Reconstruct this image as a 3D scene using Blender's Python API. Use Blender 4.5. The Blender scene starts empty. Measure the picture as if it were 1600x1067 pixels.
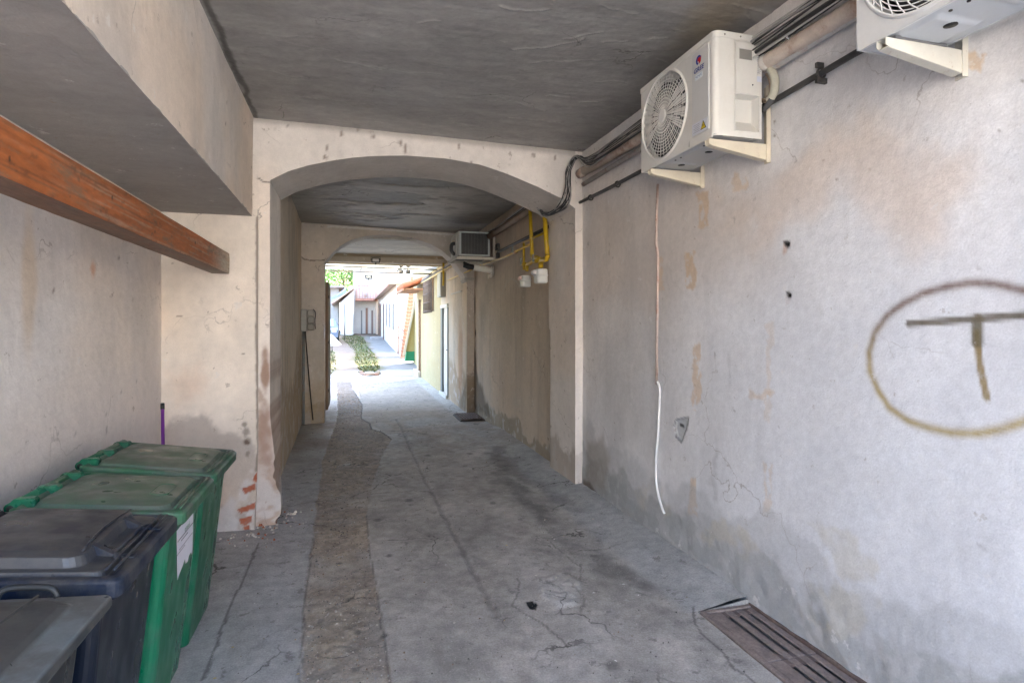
import bpy, bmesh, math, random
import numpy as np
from mathutils import Vector, Matrix
random.seed(7)
C = bpy.context.scene.collection
S = bpy.context.scene
R = math.radians
# ---------------------------------------------------------------- camera, sky, sun, exposure
CAMH = 1.65; FPX = 900.0; YAW = math.atan(255/900.0); V0 = 508.0
cd = bpy.data.cameras.new('camera'); cam = bpy.data.objects.new('camera', cd); C.objects.link(cam)
cam.location = (0, 0, CAMH); cam.rotation_euler = (R(90), 0, -YAW)
cd.sensor_width = 36; cd.lens = FPX/1600*36; cd.shift_y = -(533.5-V0)/1600
cd.clip_start = .05; cd.clip_end = 600
S.camera = cam
SUN_EL, SUN_AZ = 40, 62        # azimuth measured from +Y towards +X
w = bpy.data.worlds.new('World'); S.world = w; w.use_nodes = True
nt = w.node_tree; bgn = nt.nodes['Background']
sky = nt.nodes.new('ShaderNodeTexSky'); sky.sky_type = 'NISHITA'; sky.sun_disc = False
sky.sun_elevation = R(SUN_EL); sky.sun_rotation = R(SUN_AZ); sky.air_density = .9; sky.dust_density = 4.5; sky.ozone_density = 1.0
nt.links.new(sky.outputs[0], bgn.inputs[0]); bgn.inputs[1].default_value = .15
sl = bpy.data.lights.new('sun', 'SUN'); sl.energy = 2.6; sl.angle = R(.5); sl.color = (1, .93, .82)
so = bpy.data.objects.new('sun', sl); C.objects.link(so)
sd = Vector((math.cos(R(SUN_EL))*math.sin(R(SUN_AZ)), math.cos(R(SUN_EL))*math.cos(R(SUN_AZ)), math.sin(R(SUN_EL))))
so.rotation_euler = sd.to_track_quat('Z', 'Y').to_euler(); so.location = (-5, 25, 20)
S.view_settings.view_transform = 'Standard'; S.view_settings.look = 'None'
S.view_settings.exposure = 4.35; S.view_settings.gamma = 1
try:
    S.cycles.max_bounces = 12; S.cycles.diffuse_bounces = 7; S.cycles.glossy_bounces = 3
    S.cycles.sample_clamp_indirect = 6; S.cycles.use_denoising = True; S.cycles.caustics_reflective = False
except Exception: pass
# ---------------------------------------------------------------- measuring helpers (pixel of the 1600 px photo -> point on a real plane)
SN, CS = math.sin(YAW), math.cos(YAW)
def ray(u, v):
    a = (u-800)/FPX; b = (V0-v)/FPX
    return (SN+a*CS, CS-a*SN, b)
def onX(u, v, x): r = ray(u, v); t = x/r[0]; return (x, r[1]*t, CAMH+r[2]*t)
def onY(u, v, y): r = ray(u, v); t = y/r[1]; return (r[0]*t, y, CAMH+r[2]*t)
def onZ(u, v, z=0.0): r = ray(u, v); t = (z-CAMH)/r[2]; return (r[0]*t, r[1]*t, z)
def ground_h(y): return max(0, y-18)*.037
def onG(u, v):
    y = 10.0
    for _ in range(60):
        p = onZ(u, v, ground_h(y)); y += (min(p[1], 70)-y)*.35 if p[1] > 0 else 1
    return p
# ---------------------------------------------------------------- numpy noise and painting
RNG = np.random.RandomState(11); TAB = RNG.rand(256, 256)
def vn(x, y, s=0):
    x = np.asarray(x, float)+s*17.31; y = np.asarray(y, float)+s*9.77
    xi = np.floor(x).astype(int); yi = np.floor(y).astype(int); fx = x-xi; fy = y-yi
    fx = fx*fx*(3-2*fx); fy = fy*fy*(3-2*fy)
    g = lambda i, j: TAB[(xi+i) & 255, (yi+j) & 255]
    return (g(0, 0)*(1-fx)+g(1, 0)*fx)*(1-fy)+(g(0, 1)*(1-fx)+g(1, 1)*fx)*fy
def fbm(x, y, s=0, o=4):
    t = 0; a = .5; n = 0
    for k in range(o):
        t = t+a*vn(x*2**k, y*2**k, s+k*3.3); n += a; a *= .55
    return t/n
def ss(x, a, b):
    t = np.clip((x-a)/(b-a), 0, 1); return t*t*(3-2*t)
def dseg(a, b, pts):
    d = np.full(a.shape, 1e9)
    for (x0, y0), (x1, y1) in zip(pts[:-1], pts[1:]):
        dx, dy = x1-x0, y1-y0; L = dx*dx+dy*dy+1e-12
        h = np.clip(((a-x0)*dx+(b-y0)*dy)/L, 0, 1)
        d = np.minimum(d, np.hypot(a-x0-h*dx, b-y0-h*dy))
    return d
def inpoly(a, b, pts):
    c = np.zeros(a.shape, bool); n = len(pts)
    for i in range(n):
        x0, y0 = pts[i]; x1, y1 = pts[(i+1) % n]
        if y0 == y1: continue
        k = ((b > y0) != (b > y1)) & (a < (x1-x0)*(b-y0)/(y1-y0)+x0)
        c ^= k
    return c
def poly(a, b, pts, soft=.02, wob=.03, s=1, fr=8):
    aa = a+wob*(fbm(a*fr, b*fr, s)-.5)*2; bb = b+wob*(fbm(a*fr, b*fr, s+5)-.5)*2
    d = dseg(aa, bb, list(pts)+[pts[0]]); ins = inpoly(aa, bb, pts)
    return ss(np.where(ins, d, -d), -soft, soft)
def stroke(a, b, pts, wd, soft=.004, wob=.01, s=2, fr=12):
    aa = a+wob*(fbm(a*fr, b*fr, s)-.5)*2; bb = b+wob*(fbm(a*fr, b*fr, s+5)-.5)*2
    return 1-ss(dseg(aa, bb, pts), wd, wd+soft)
def blob(a, b, ca, cb, ra, rb, s=3, wob=.5, fr=3, soft=.5):
    d = np.hypot((a-ca)/ra, (b-cb)/rb)+wob*(fbm(a*fr/max(ra, rb)*.6, b*fr/max(ra, rb)*.6, s)-.5)*2
    return 1-ss(d, 1-soft, 1+soft*.6)
def mix(c, rgb, m):
    m = np.asarray(m)[..., None]; return c*(1-m)+np.array(rgb)*m
def lin(*c): return tuple((x/255/12.92 if x/255 < .04045 else ((x/255+.055)/1.055)**2.4) for x in c)
# ---------------------------------------------------------------- mesh collector
class MB:
    def __init__(s): s.P = []; s.F = []; s.Cc = []; s.n = 0; s.sm = []
    def add(s, P, F, col=(1, 1, 1), smooth=False):
        P = np.asarray(P, float).reshape(-1, 3)
        if isinstance(col, np.ndarray) and col.ndim == 2: cc = col
        else: cc = np.tile(np.array(col, float)[:3], (len(P), 1))
        s.P.append(P); s.Cc.append(cc)
        s.F += [tuple(i+s.n for i in f) for f in F]; s.sm += [smooth]*len(F); s.n += len(P); return s
    def box(s, x0, x1, y0, y1, z0, z1, col=(1, 1, 1), bev=0):
        if bev:
            b = min(bev, abs(x1-x0)/2.1, abs(y1-y0)/2.1, abs(z1-z0)/2.1)
            rings = [[(x0+b, y0+b, z0), (x1-b, y0+b, z0), (x1-b, y1-b, z0), (x0+b, y1-b, z0)]]
            def oc(z): return [(x0+b, y0, z), (x1-b, y0, z), (x1, y0+b, z), (x1, y1-b, z), (x1-b, y1, z), (x0+b, y1, z), (x0, y1-b, z), (x0, y0+b, z)]
            def ic(z): return [(x0+b, y0+b, z), (x1-b, y0+b, z), (x1-b, y0+b, z), (x1-b, y1-b, z), (x1-b, y1-b, z), (x0+b, y1-b, z), (x0+b, y1-b, z), (x0+b, y0+b, z)]
            return s.loft([ic(z0), oc(z0+b), oc(z1-b), ic(z1)], col)
        P = [(x0, y0, z0), (x1, y0, z0), (x1, y1, z0), (x0, y1, z0), (x0, y0, z1), (x1, y0, z1), (x1, y1, z1), (x0, y1, z1)]
        return s.add(P, [(0, 3, 2, 1), (4, 5, 6, 7), (0, 1, 5, 4), (1, 2, 6, 5), (2, 3, 7, 6), (3, 0, 4, 7)], col)
    def loft(s, rings, col=(1, 1, 1), caps=(True, True), smooth=False, closed=True):
        n = len(rings[0]); P = [p for r in rings for p in r]; F = []
        for i in range(len(rings)-1):
            for j in range(n if closed else n-1):
                k = (j+1) % n; F.append((i*n+j, i*n+k, (i+1)*n+k, (i+1)*n+j))
        if caps[0]: F.append(tuple(range(n))[::-1])
        if caps[1]: F.append(tuple((len(rings)-1)*n+j for j in range(n)))
        return s.add(P, F, col, smooth)
    def tube(s, pts, r, n=8, col=(1, 1, 1), caps=True):
        pts = [Vector(p) for p in pts]; rings = []; up = None
        for i, p in enumerate(pts):
            t = (pts[min(i+1, len(pts)-1)]-pts[max(i-1, 0)]).normalized()
            if up is None:
                up = t.orthogonal().normalized()
            up = (up-t*up.dot(t)); up = up.normalized() if up.length > 1e-6 else t.orthogonal().normalized()
            b = t.cross(up); rr = r[i] if isinstance(r, (list, tuple)) else r
            rings.append([tuple(p+up*math.cos(2*math.pi*k/n)*rr+b*math.sin(2*math.pi*k/n)*rr) for k in range(n)])
        return s.loft(rings, col, (caps, caps), smooth=True)
    def cyl(s, p, q, r, n=16, col=(1, 1, 1)): return s.tube([p, q], r, n, col)
    def prism(s, pts2, z0, z1, f, col=(1, 1, 1)):
        return s.loft([[f(x, y, z0) for x, y in pts2], [f(x, y, z1) for x, y in pts2]], col)
    def grid(s, A, B, fn, paint=None, thick=None, col=(1, 1, 1)):
        a, b = np.meshgrid(A, B, indexing='ij'); x, y, z = fn(a, b)
        P = np.stack([x+0*a, y+0*a, z+0*a], -1).reshape(-1, 3); na, nb = len(A), len(B)
        cc = paint(a, b).reshape(-1, 3) if paint else np.tile(np.array(col, float), (na*nb, 1))
        idx = np.arange(na*nb).reshape(na, nb)
        F = np.stack([idx[:-1, :-1], idx[1:, :-1], idx[1:, 1:], idx[:-1, 1:]], -1).reshape(-1, 4)
        s.add(P, [tuple(f) for f in F.tolist()], cc, True)
        if thick is not None:
            loop = list(idx[:, 0])+list(idx[-1, 1:])+list(idx[-2::-1, -1])+list(idx[0, -2:0:-1])
            Q = P[loop]; m = len(loop); T = np.array(thick)
            F2 = [(i, (i+1) % m, m+(i+1) % m, m+i) for i in range(m)]+[tuple(range(m, 2*m))]
            s.add(np.concatenate([Q, Q+T]), F2, cc[loop[0]])
        return s
    def build(s, name, mat, parent=None, loc=None, label=None, cat=None, group=None, kind=None):
        P = np.concatenate(s.P)
        pw = Vector(parent.get('_w', (0, 0, 0))) if parent else Vector((0, 0, 0))
        if loc is None: loc = pw if parent else Vector((0, 0, 0))
        loc = Vector(loc)
        me = bpy.data.meshes.new(name); me.from_pydata((P-np.array(loc)).tolist(), [], s.F)
        at = me.attributes.new('Col', 'FLOAT_COLOR', 'POINT')
        c4 = np.concatenate([np.concatenate(s.Cc), np.ones((len(P), 1))], 1).astype(np.float32)
        at.data.foreach_set('color', c4.ravel())
        me.polygons.foreach_set('use_smooth', s.sm)
        me.materials.append(mat); me.update()
        o = bpy.data.objects.new(name, me); C.objects.link(o)
        o.parent = parent; o.location = loc-pw; o['_w'] = tuple(loc)
        if not parent: tag(o, label, cat, group, kind)
        elif label: o['label'] = label
        return o
def tag(o, label=None, cat=None, group=None, kind=None):
    if label: o['label'] = label
    if cat: o['category'] = cat
    if group: o['group'] = group
    if kind: o['kind'] = kind
def thing(name, loc, label, cat, group=None):
    o = bpy.data.objects.new(name, None); C.objects.link(o); o.location = loc; o['_w'] = tuple(loc); o.empty_display_size = .1
    tag(o, label, cat, group); return o
def smoothpts(pts, k=6):
    pts = [Vector(p) for p in pts]; out = []
    for i in range(len(pts)-1):
        p0 = pts[max(i-1, 0)]; p1 = pts[i]; p2 = pts[i+1]; p3 = pts[min(i+2, len(pts)-1)]
        for j in range(k):
            t = j/k
            out.append(.5*((2*p1)+(p2-p0)*t+(2*p0-5*p1+4*p2-p3)*t*t+(3*p1-p0-3*p2+p3)*t**3))
    out.append(pts[-1]); return out
def rr(cx, cy, hx, hy, r, z, n=5):
    o = []
    for (sx, sy, a0) in ((1, 1, 0), (-1, 1, 90), (-1, -1, 180), (1, -1, 270)):
        for k in range(n+1):
            a = R(a0+90*k/n); o.append((cx+sx*(hx-r)+r*math.cos(a), cy+sy*(hy-r)+r*math.sin(a), z))
    return o
def spaced(segs):
    o = [segs[0][0]]
    for a, b, st in segs:
        n = max(1, int(round((b-a)/st))); o += [a+(b-a)*(i+1)/n for i in range(n)]
    return np.array(o)
# ---------------------------------------------------------------- materials
def mat(name, rough=.8, bumps=((40, .3, .004),), var=((6, .12), (45, .1)), stretch=(1, 1, 1), tint=(1, 1, 1), metal=0, spec=.3, speck=None, emit=None, roughvar=0, dirt=None, alpha=None, trans=0, cracks=None):
    m = bpy.data.materials.new(name); m.use_nodes = True; N = m.node_tree.nodes; L = m.node_tree.links
    b = N['Principled BSDF']; b.inputs['Roughness'].default_value = rough; b.inputs['Metallic'].default_value = metal
    b.inputs['Specular IOR Level'].default_value = spec
    at = N.new('ShaderNodeAttribute'); at.attribute_name = 'Col'
    tc = N.new('ShaderNodeTexCoord'); mp = N.new('ShaderNodeMapping'); mp.inputs['Scale'].default_value = stretch
    L.new(tc.outputs['Object'], mp.inputs[0])
    col = at.outputs['Color']
    if tint != (1, 1, 1):
        x = N.new('ShaderNodeMix'); x.data_type = 'RGBA'; x.blend_type = 'MULTIPLY'; x.inputs[0].default_value = 1
        L.new(col, x.inputs[6]); x.inputs[7].default_value = (*tint, 1); col = x.outputs[2]
    for i, (sc, am) in enumerate(var):
        n = N.new('ShaderNodeTexNoise'); n.inputs['Scale'].default_value = sc; n.inputs['Detail'].default_value = 5; n.inputs['Roughness'].default_value = .65
        L.new(mp.outputs[0], n.inputs['Vector'])
        r = N.new('ShaderNodeMapRange'); r.inputs[1].default_value = .3; r.inputs[2].default_value = .7; r.inputs[3].default_value = 1-am; r.inputs[4].default_value = 1+am
        L.new(n.outputs[0], r.inputs[0])
        x = N.new('ShaderNodeVectorMath'); x.operation = 'SCALE'; L.new(col, x.inputs[0]); L.new(r.outputs[0], x.inputs['Scale']); col = x.outputs[0]
    for dirt in ([] if not dirt else dirt if isinstance(dirt, list) else [dirt]):   # (colour, amount, scale, lo, hi)
        n = N.new('ShaderNodeTexNoise'); n.inputs['Scale'].default_value = dirt[2]; n.inputs['Detail'].default_value = 7; n.inputs['Roughness'].default_value = .7
        L.new(mp.outputs[0], n.inputs['Vector'])
        r = N.new('ShaderNodeMapRange'); r.inputs[1].default_value = dirt[3]; r.inputs[2].default_value = dirt[4]; r.inputs[4].default_value = dirt[1]; L.new(n.outputs[0], r.inputs[0])
        x = N.new('ShaderNodeMix'); x.data_type = 'RGBA'; L.new(r.outputs[0], x.inputs[0]); L.new(col, x.inputs[6]); x.inputs[7].default_value = (*dirt[0], 1); col = x.outputs[2]
    if cracks:   # (scale, width, colour, amount)
        nn = N.new('ShaderNodeTexNoise'); nn.inputs['Scale'].default_value = 3.5; nn.inputs['Detail'].default_value = 6; L.new(tc.outputs['Object'], nn.inputs['Vector'])
        ad = N.new('ShaderNodeVectorMath'); ad.operation = 'MULTIPLY_ADD'; L.new(nn.outputs['Color'], ad.inputs[0]); ad.inputs[1].default_value = (.45, .45, .45); L.new(tc.outputs['Object'], ad.inputs[2])
        vo = N.new('ShaderNodeTexVoronoi'); vo.feature = 'DISTANCE_TO_EDGE'; vo.inputs['Scale'].default_value = cracks[0]; L.new(ad.outputs[0], vo.inputs['Vector'])
        r = N.new('ShaderNodeMapRange'); r.inputs[1].default_value = cracks[1]; r.inputs[2].default_value = cracks[1]*.4; L.new(vo.outputs['Distance'], r.inputs[0])
        n2 = N.new('ShaderNodeTexNoise'); n2.inputs['Scale'].default_value = 1.3; n2.inputs['Detail'].default_value = 3; L.new(tc.outputs['Object'], n2.inputs['Vector'])
        r2 = N.new('ShaderNodeMapRange'); r2.inputs[1].default_value = .50; r2.inputs[2].default_value = .60; r2.inputs[4].default_value = cracks[3]; L.new(n2.outputs[0], r2.inputs[0])
        mu = N.new('ShaderNodeMath'); mu.operation = 'MULTIPLY'; L.new(r.outputs[0], mu.inputs[0]); L.new(r2.outputs[0], mu.inputs[1])
        x = N.new('ShaderNodeMix'); x.data_type = 'RGBA'; L.new(mu.outputs[0], x.inputs[0]); L.new(col, x.inputs[6]); x.inputs[7].default_value = (*cracks[2], 1); col = x.outputs[2]
    if speck:
        n = N.new('ShaderNodeTexVoronoi'); n.inputs['Scale'].default_value = speck[0]; L.new(tc.outputs['Object'], n.inputs['Vector'])
        r = N.new('ShaderNodeMapRange'); r.inputs[1].default_value = speck[1]; r.inputs[2].default_value = speck[1]*.6; L.new(n.outputs['Distance'], r.inputs[0])
        x = N.new('ShaderNodeMix'); x.data_type = 'RGBA'; L.new(r.outputs[0], x.inputs[0]); L.new(col, x.inputs[6]); x.inputs[7].default_value = (*speck[2], 1); col = x.outputs[2]
    L.new(col, b.inputs['Base Color'])
    last = None
    for sc, st, di in bumps:
        n = N.new('ShaderNodeTexNoise'); n.inputs['Scale'].default_value = sc; n.inputs['Detail'].default_value = 4; n.inputs['Roughness'].default_value = .6
        L.new(mp.outputs[0], n.inputs['Vector'])
        bp = N.new('ShaderNodeBump'); bp.inputs['Strength'].default_value = st; bp.inputs['Distance'].default_value = di
        L.new(n.outputs[0], bp.inputs['Height'])
        if last: L.new(last, bp.inputs['Normal'])
        last = bp.outputs[0]
    if last: L.new(last, b.inputs['Normal'])
    if roughvar:
        n = N.new('ShaderNodeTexNoise'); n.inputs['Scale'].default_value = 9; n.inputs['Detail'].default_value = 5; L.new(mp.outputs[0], n.inputs['Vector'])
        r = N.new('ShaderNodeMapRange'); r.inputs[1].default_value = .35; r.inputs[2].default_value = .65; r.inputs[3].default_value = rough-roughvar; r.inputs[4].default_value = rough+roughvar
        L.new(n.outputs[0], r.inputs[0]); L.new(r.outputs[0], b.inputs['Roughness'])
    if trans: b.inputs['Transmission Weight'].default_value = trans
    return m
M = {}
M['plaster'] = mat('plaster', .9, ((6, .45, .025), (28, .4, .006), (140, .4, .002)), ((1.3, .05), (14, .06), (120, .05)), dirt=[((.33, .27, .22), .55, 11, .640, .665), ((.72, .70, .67), .5, 7, .63, .66), ((.20, .16, .13), .75, 34, .70, .73)], cracks=(.9, .005, (.26, .22, .19), .6))
M['rough_plaster'] = mat('rough_plaster', .92, ((5, .35, .02), (26, .2, .006), (110, .42, .003)), ((1.6, .06), (20, .07), (130, .08)), dirt=[((.40, .37, .34), .5, 9, .645, .67), ((.74, .73, .72), .5, 6, .63, .66), ((.22, .18, .15), .75, 36, .70, .73)], cracks=(1.0, .004, (.34, .31, .29), .6))
M['ceiling'] = mat('ceiling_cement', .55, ((3, .4, .04), (16, .4, .008)), ((1.2, .14), (9, .12), (50, .06)), stretch=(.6, 1.0, 1), dirt=[((.46, .44, .40), .35, 5, .62, .66), ((.12, .115, .11), .4, 4, .60, .70)], cracks=(1.1, .006, (.08, .075, .07), .8))
M['floor'] = mat('floor_concrete', .86, ((12, .4, .012), (60, .5, .005), (170, .6, .003)), ((1.7, .12), (12, .18), (90, .2), (300, .15)), spec=.25, roughvar=.1, speck=(38, .13, (.50, .48, .45)), dirt=[((.17, .16, .15), .6, 8, .60, .64), ((.50, .48, .45), .45, 13, .63, .66), ((.12, .11, .10), .7, 45, .68, .71)], cracks=(1.3, .010, (.07, .065, .06), .8))
M['ground'] = mat('earth', .95, ((5, .5, .05), (40, .5, .01)), ((2, .15), (20, .15)))
M['far'] = mat('render_wall', .9, ((20, .2, .01),), ((1, .06), (9, .06)))
M['wood'] = mat('painted_wood', .6, ((30, .5, .006),), ((8, .2), (60, .2)), stretch=(1, .25, 1), dirt=((.18, .13, .09), .8, 14, .52, .66))
M['oldwood'] = mat('old_wood', .85, ((30, .6, .01),), ((8, .3), (60, .2)), stretch=(1, 1, .1))
M['bin'] = mat('bin_plastic', .34, ((150, .2, .001),), ((3, .12), (80, .05)), spec=.5, roughvar=.1, dirt=[((.11, .115, .11), .45, 6, .50, .72), ((.30, .30, .30), .5, 26, .70, .72)], stretch=(1, 1, .5))
M['binlid'] = mat('dusty_bin_lid', .42, ((90, .15, .001),), ((4, .12), (80, .08)), spec=.5, roughvar=.15, dirt=[((.12, .118, .112), .62, 7, .44, .62), ((.30, .30, .29), .55, 38, .68, .71)])
M['darkbin'] = mat('dark_bin_plastic', .34, ((150, .2, .001),), ((3, .12), (80, .05)), spec=.45, roughvar=.1, dirt=[((.035, .036, .040), .5, 6, .50, .72), ((.20, .20, .20), .4, 30, .70, .72)], stretch=(1, 1, .5))
M['darklid'] = mat('dark_dusty_lid', .42, ((90, .15, .001),), ((4, .12), (80, .08)), spec=.5, roughvar=.15, dirt=[((.075, .074, .072), .7, 7, .44, .60), ((.26, .26, .26), .5, 38, .68, .71)])
M['acmetal'] = mat('painted_sheet_metal', .45, ((200, .08, .001),), ((2, .03), (60, .02)), spec=.45, dirt=((.42, .36, .28), .35, 5, .5, .85))
M['metal'] = mat('galvanised_metal', .35, ((30, .1, .002),), ((12, .12),), metal=.8)
M['bracket'] = mat('cream_bracket_paint', .5, ((60, .2, .002),), ((8, .08),), dirt=((.28, .13, .05), .8, 22, .58, .72))
M['pipe'] = mat('old_pipe_paint', .6, ((40, .4, .003),), ((7, .12), (50, .08)), dirt=((.30, .15, .09), .75, 6, .50, .66))
M['dark'] = mat('dark_painted_steel', .5, ((60, .2, .002),), ((10, .15),), spec=.4)
M['cable'] = mat('cable_sheath', .55, ((80, .1, .001),), ((12, .15),), spec=.4)
M['gas'] = mat('yellow_gas_paint', .4, ((60, .2, .002),), ((10, .1),), spec=.5, dirt=((.25, .13, .03), .6, 12, .55, .72))
M['rust'] = mat('rusty_iron', .75, ((60, .6, .003),), ((12, .25), (70, .25)), spec=.4, dirt=((.25, .2, .17), .5, 9, .5, .7))
M['plastic'] = mat('plain_plastic', .4, ((80, .05, .001),), ((10, .05),), spec=.5)
M['stone'] = mat('loose_stone', .9, ((60, .5, .004),), ((20, .2),))
M['leaf'] = mat('leaves', .6, (), ((3, .3), (12, .3)))
M['glass'] = mat('window_glass', .08, (), ((3, .05),), spec=.8)
M['label'] = mat('printed_label', .5, (), ((40, .03),))
M['print'] = mat('print_ink', .5, (), ((40, .03),))
mw = mat('sheet_roof', .5, ((40, .1, .003),), ((3, .08),)); M['sheet'] = mw
b = mw.node_tree.nodes['Principled BSDF']; tr = mw.node_tree.nodes.new('ShaderNodeBsdfTranslucent'); tr.inputs[0].default_value = (.62, .66, .66, 1)
mxx = mw.node_tree.nodes.new('ShaderNodeMixShader'); mxx.inputs[0].default_value = .5
mw.node_tree.links.new(b.outputs[0], mxx.inputs[1]); mw.node_tree.links.new(tr.outputs[0], mxx.inputs[2])
mw.node_tree.links.new(mxx.outputs[0], mw.node_tree.nodes['Material Output'].inputs[0])
# ================================================================ THE SETTING
XR = 2.28; XL = -1.45; ZC = 3.40; Y0 = -1.3
# ---- floor of the passage
def gp(pts): return [onZ(u, v)[:2] for u, v in pts]
gravL = [(524, 598), (526, 602), (528, 644), (524, 667), (517, 681), (505, 717), (497, 768), (490, 840), (482, 890), (474, 961), (466, 1090), (455, 1300)]
gravR = [(548, 598), (552, 611), (566, 632), (564, 654), (578, 661), (580, 670), (597, 675), (612, 686), (600, 705), (588, 735), (580, 762), (572, 805), (578, 864), (594, 955), (612, 1080), (640, 1300)]
G_GR = gp(gravL+gravR[::-1])
crk = gp([(618, 655), (626, 667), (653, 726), (664, 751), (677, 771), (687, 790), (705, 825), (724, 858), (747, 903), (775, 960)])
def bright(a, b): return 0
def paint_floor(x, y):
    c = np.zeros(x.shape+(3,))+np.array((.415, .39, .36))
    n1 = fbm(x*1.1, y*.7, 1); n2 = fbm(x*4, y*3, 2, 5); n3 = fbm(x*14, y*12, 3, 4)
    c *= (.66+.6*n1)[..., None]; c *= (.72+.56*n2)[..., None]; c *= (.8+.4*n3)[..., None]
    # left smooth apron, lighter and bluish
    lft = gp(gravL)
    c = mix(c, (.38, .385, .40), poly(x, y, [(-3, 0), (-3, 14)]+[(p[0], p[1]) for p in lft], .02, .02, 4)*.55*(.5+n2))
    # trench of rough asphalt
    g = poly(x, y, G_GR, .008, .025, 5, 6)
    gc = mix(np.zeros(x.shape+(3,))+np.array((.29, .265, .245)), (.37, .33, .285), ss(fbm(x*6, y*6, 8), .4, .7))
    gc *= (.6+.8*fbm(x*40, y*40, 9, 3))[..., None]
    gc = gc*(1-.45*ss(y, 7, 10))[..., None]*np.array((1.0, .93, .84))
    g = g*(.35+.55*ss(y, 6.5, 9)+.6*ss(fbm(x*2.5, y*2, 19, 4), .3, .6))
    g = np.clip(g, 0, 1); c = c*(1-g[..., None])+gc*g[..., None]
    # light step slab near the far arch
    sl_ = gp([(552, 602), (600, 600), (642, 596), (655, 594), (742, 645), (722, 656), (633, 667), (600, 675), (580, 663), (564, 652), (567, 632)])
    c = mix(c, (.29, .275, .25), poly(x, y, sl_, .01, .04, 6)*.9*(.6+.6*n2))
    # cant along the right wall
    cw = ss(x, 1.80, 1.92)*(y > 2.9)
    c = mix(c, (.40, .41, .41), cw*.7)
    # dark stains on the right
    for px, wd, k in (([(770, 700), (800, 760), (870, 830), (950, 880), (1000, 905)], .13, .62), ([(720, 860), (790, 800), (850, 790)], .1, .3), ([(800, 720), (860, 770), (920, 800)], .12, .4), ([(850, 855), (880, 862), (893, 890)], .06, .5)):
        c = mix(c, (.15, .148, .142), stroke(x, y, gp(px), wd*.2, wd*1.1, .2, 7, 3)*k*.8*(.2+1.2*ss(fbm(x*5, y*4, 23, 5), .35, .65)))
    # pale patch, and a hole whose shaded inside is painted black
    c = mix(c, (.5, .49, .47), poly(x, y, gp([(838, 905), (880, 895), (905, 910), (902, 945), (868, 952), (845, 930)]), .02, .03, 8)*.6*(.4+n2))
    c = mix(c, (.012, .012, .012), poly(x, y, gp([(820, 940), (832, 938), (841, 944), (838, 952), (828, 951)]), .004, .008, 9))
    # brown tyre-worn middle near far end, warm dust
    c = mix(c, (.25, .20, .15), ss(y, 6, 9)*.65*ss(fbm(x*2, y*1.5, 12), .3, .7)*(1-ss(y, 11, 12)))
    # cracks and joints
    def L(px, wd, k=.8, wob=.015, s=2): 
        nonlocal c
        c = mix(c, (.05, .045, .04), stroke(x, y, gp(px), wd, .006, wob, s)*k)
    c = mix(c, (.09, .085, .08), stroke(x, y, crk, .004, .02, .02, 3)*.32)
    L(gravR[1:8], .006, .9); L(gravR[11:], .002, .5); L(gravL[7:], .003, .5)
    L([(580, 771), (640, 767), (677, 768)], .004, .5); L([(633, 668), (670, 664), (725, 657)], .006, .6)
    L([(545, 607), (570, 604), (610, 600), (655, 595)], .02, .7, .03); L([(404, 848), (380, 903), (352, 965), (318, 1060)], .005, .6)
    L([(475, 662), (500, 664), (527, 660)], .008, .5)
    L([(808, 903), (812, 925), (800, 945), (822, 960), (850, 972), (868, 990), (890, 1010)], .003, .5, .03); L([(895, 915), (910, 935), (905, 960)], .003, .4, .03)
    L([(1085, 948), (1088, 975), (1120, 1015), (1150, 1045), (1190, 1075)], .004, .6, .03)
    L([(860, 845), (905, 885), (905, 905), (885, 895)], .003, .4, .02)
    for k in range(26):
        u0 = random.uniform(-.3, 2); v0 = random.uniform(2.2, 8); r0 = random.uniform(.01, .05)
        bb = (abs(x-u0) < .25) & (abs(y-v0) < .25); mm = np.zeros(x.shape)
        mm[bb] = blob(x[bb], y[bb], u0, v0, r0, r0*1.3, k)*.6
        c = mix(c, (.09, .09, .085) if k % 3 else (.5, .49, .47), mm)
    return np.clip(c, .004, .8)
def floor_h(x, y):
    g = poly(x, y, G_GR, .02, .025, 5, 6)
    z = -.008*g + g*.006*(fbm(x*22, y*22, 4, 3)-.5)*2
    z = z + .018*(fbm(x*1.2, y*.8, 6)-.5) + .003*(fbm(x*15, y*15, 7)-.5)
    z = z + .05*ss(x, 1.85, 2.30)*ss(y, 2.88, 2.894)*(1-ss(y, 8.5, 9.6))
    z = z - .012*stroke(x, y, crk, .01, .02, .012, 3)
    z = z - .012*poly(x, y, gp([(822, 942), (831, 940), (838, 945), (835, 950), (829, 949)]), .012, .008, 9)
    z = z + .02*poly(x, y, gp([(838, 905), (880, 895), (905, 910), (902, 945), (868, 952), (845, 930)]), .03, .03, 8)*fbm(x*20, y*20, 3)
    return z + .05*ss(-x, .55, .9)*ss(y, 5, 5.8)*(1-ss(y, 6, 9)) + .04*ss(y, 12, 17)
XS = spaced([(-1.6, -.9, .03), (-.9, 1.98, .0115)])
XS2 = spaced([(1.93, 2.36, .0135)])
mb = MB(); YS = spaced([(Y0, 2.0, .08), (2.0, 2.895, .009)]); YS2 = spaced([(2.895, 5, .011), (5, 8, .018), (8, 13, .035), (13, 18.4, .08)])
XSa = spaced([(-1.6, -.9, .03), (-.9, 1.93, .0115)])
mb.grid(XSa, YS, lambda a, b: (a, b, floor_h(a, b)), paint_floor)
mb.grid(np.concatenate([XSa, XS2[1:]]), YS2, lambda a, b: (a, b, floor_h(a, b)), paint_floor)
mb.build('floor', M['floor'], kind='structure', label='worn grey concrete floor of the passage with a rough asphalt strip')
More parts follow.
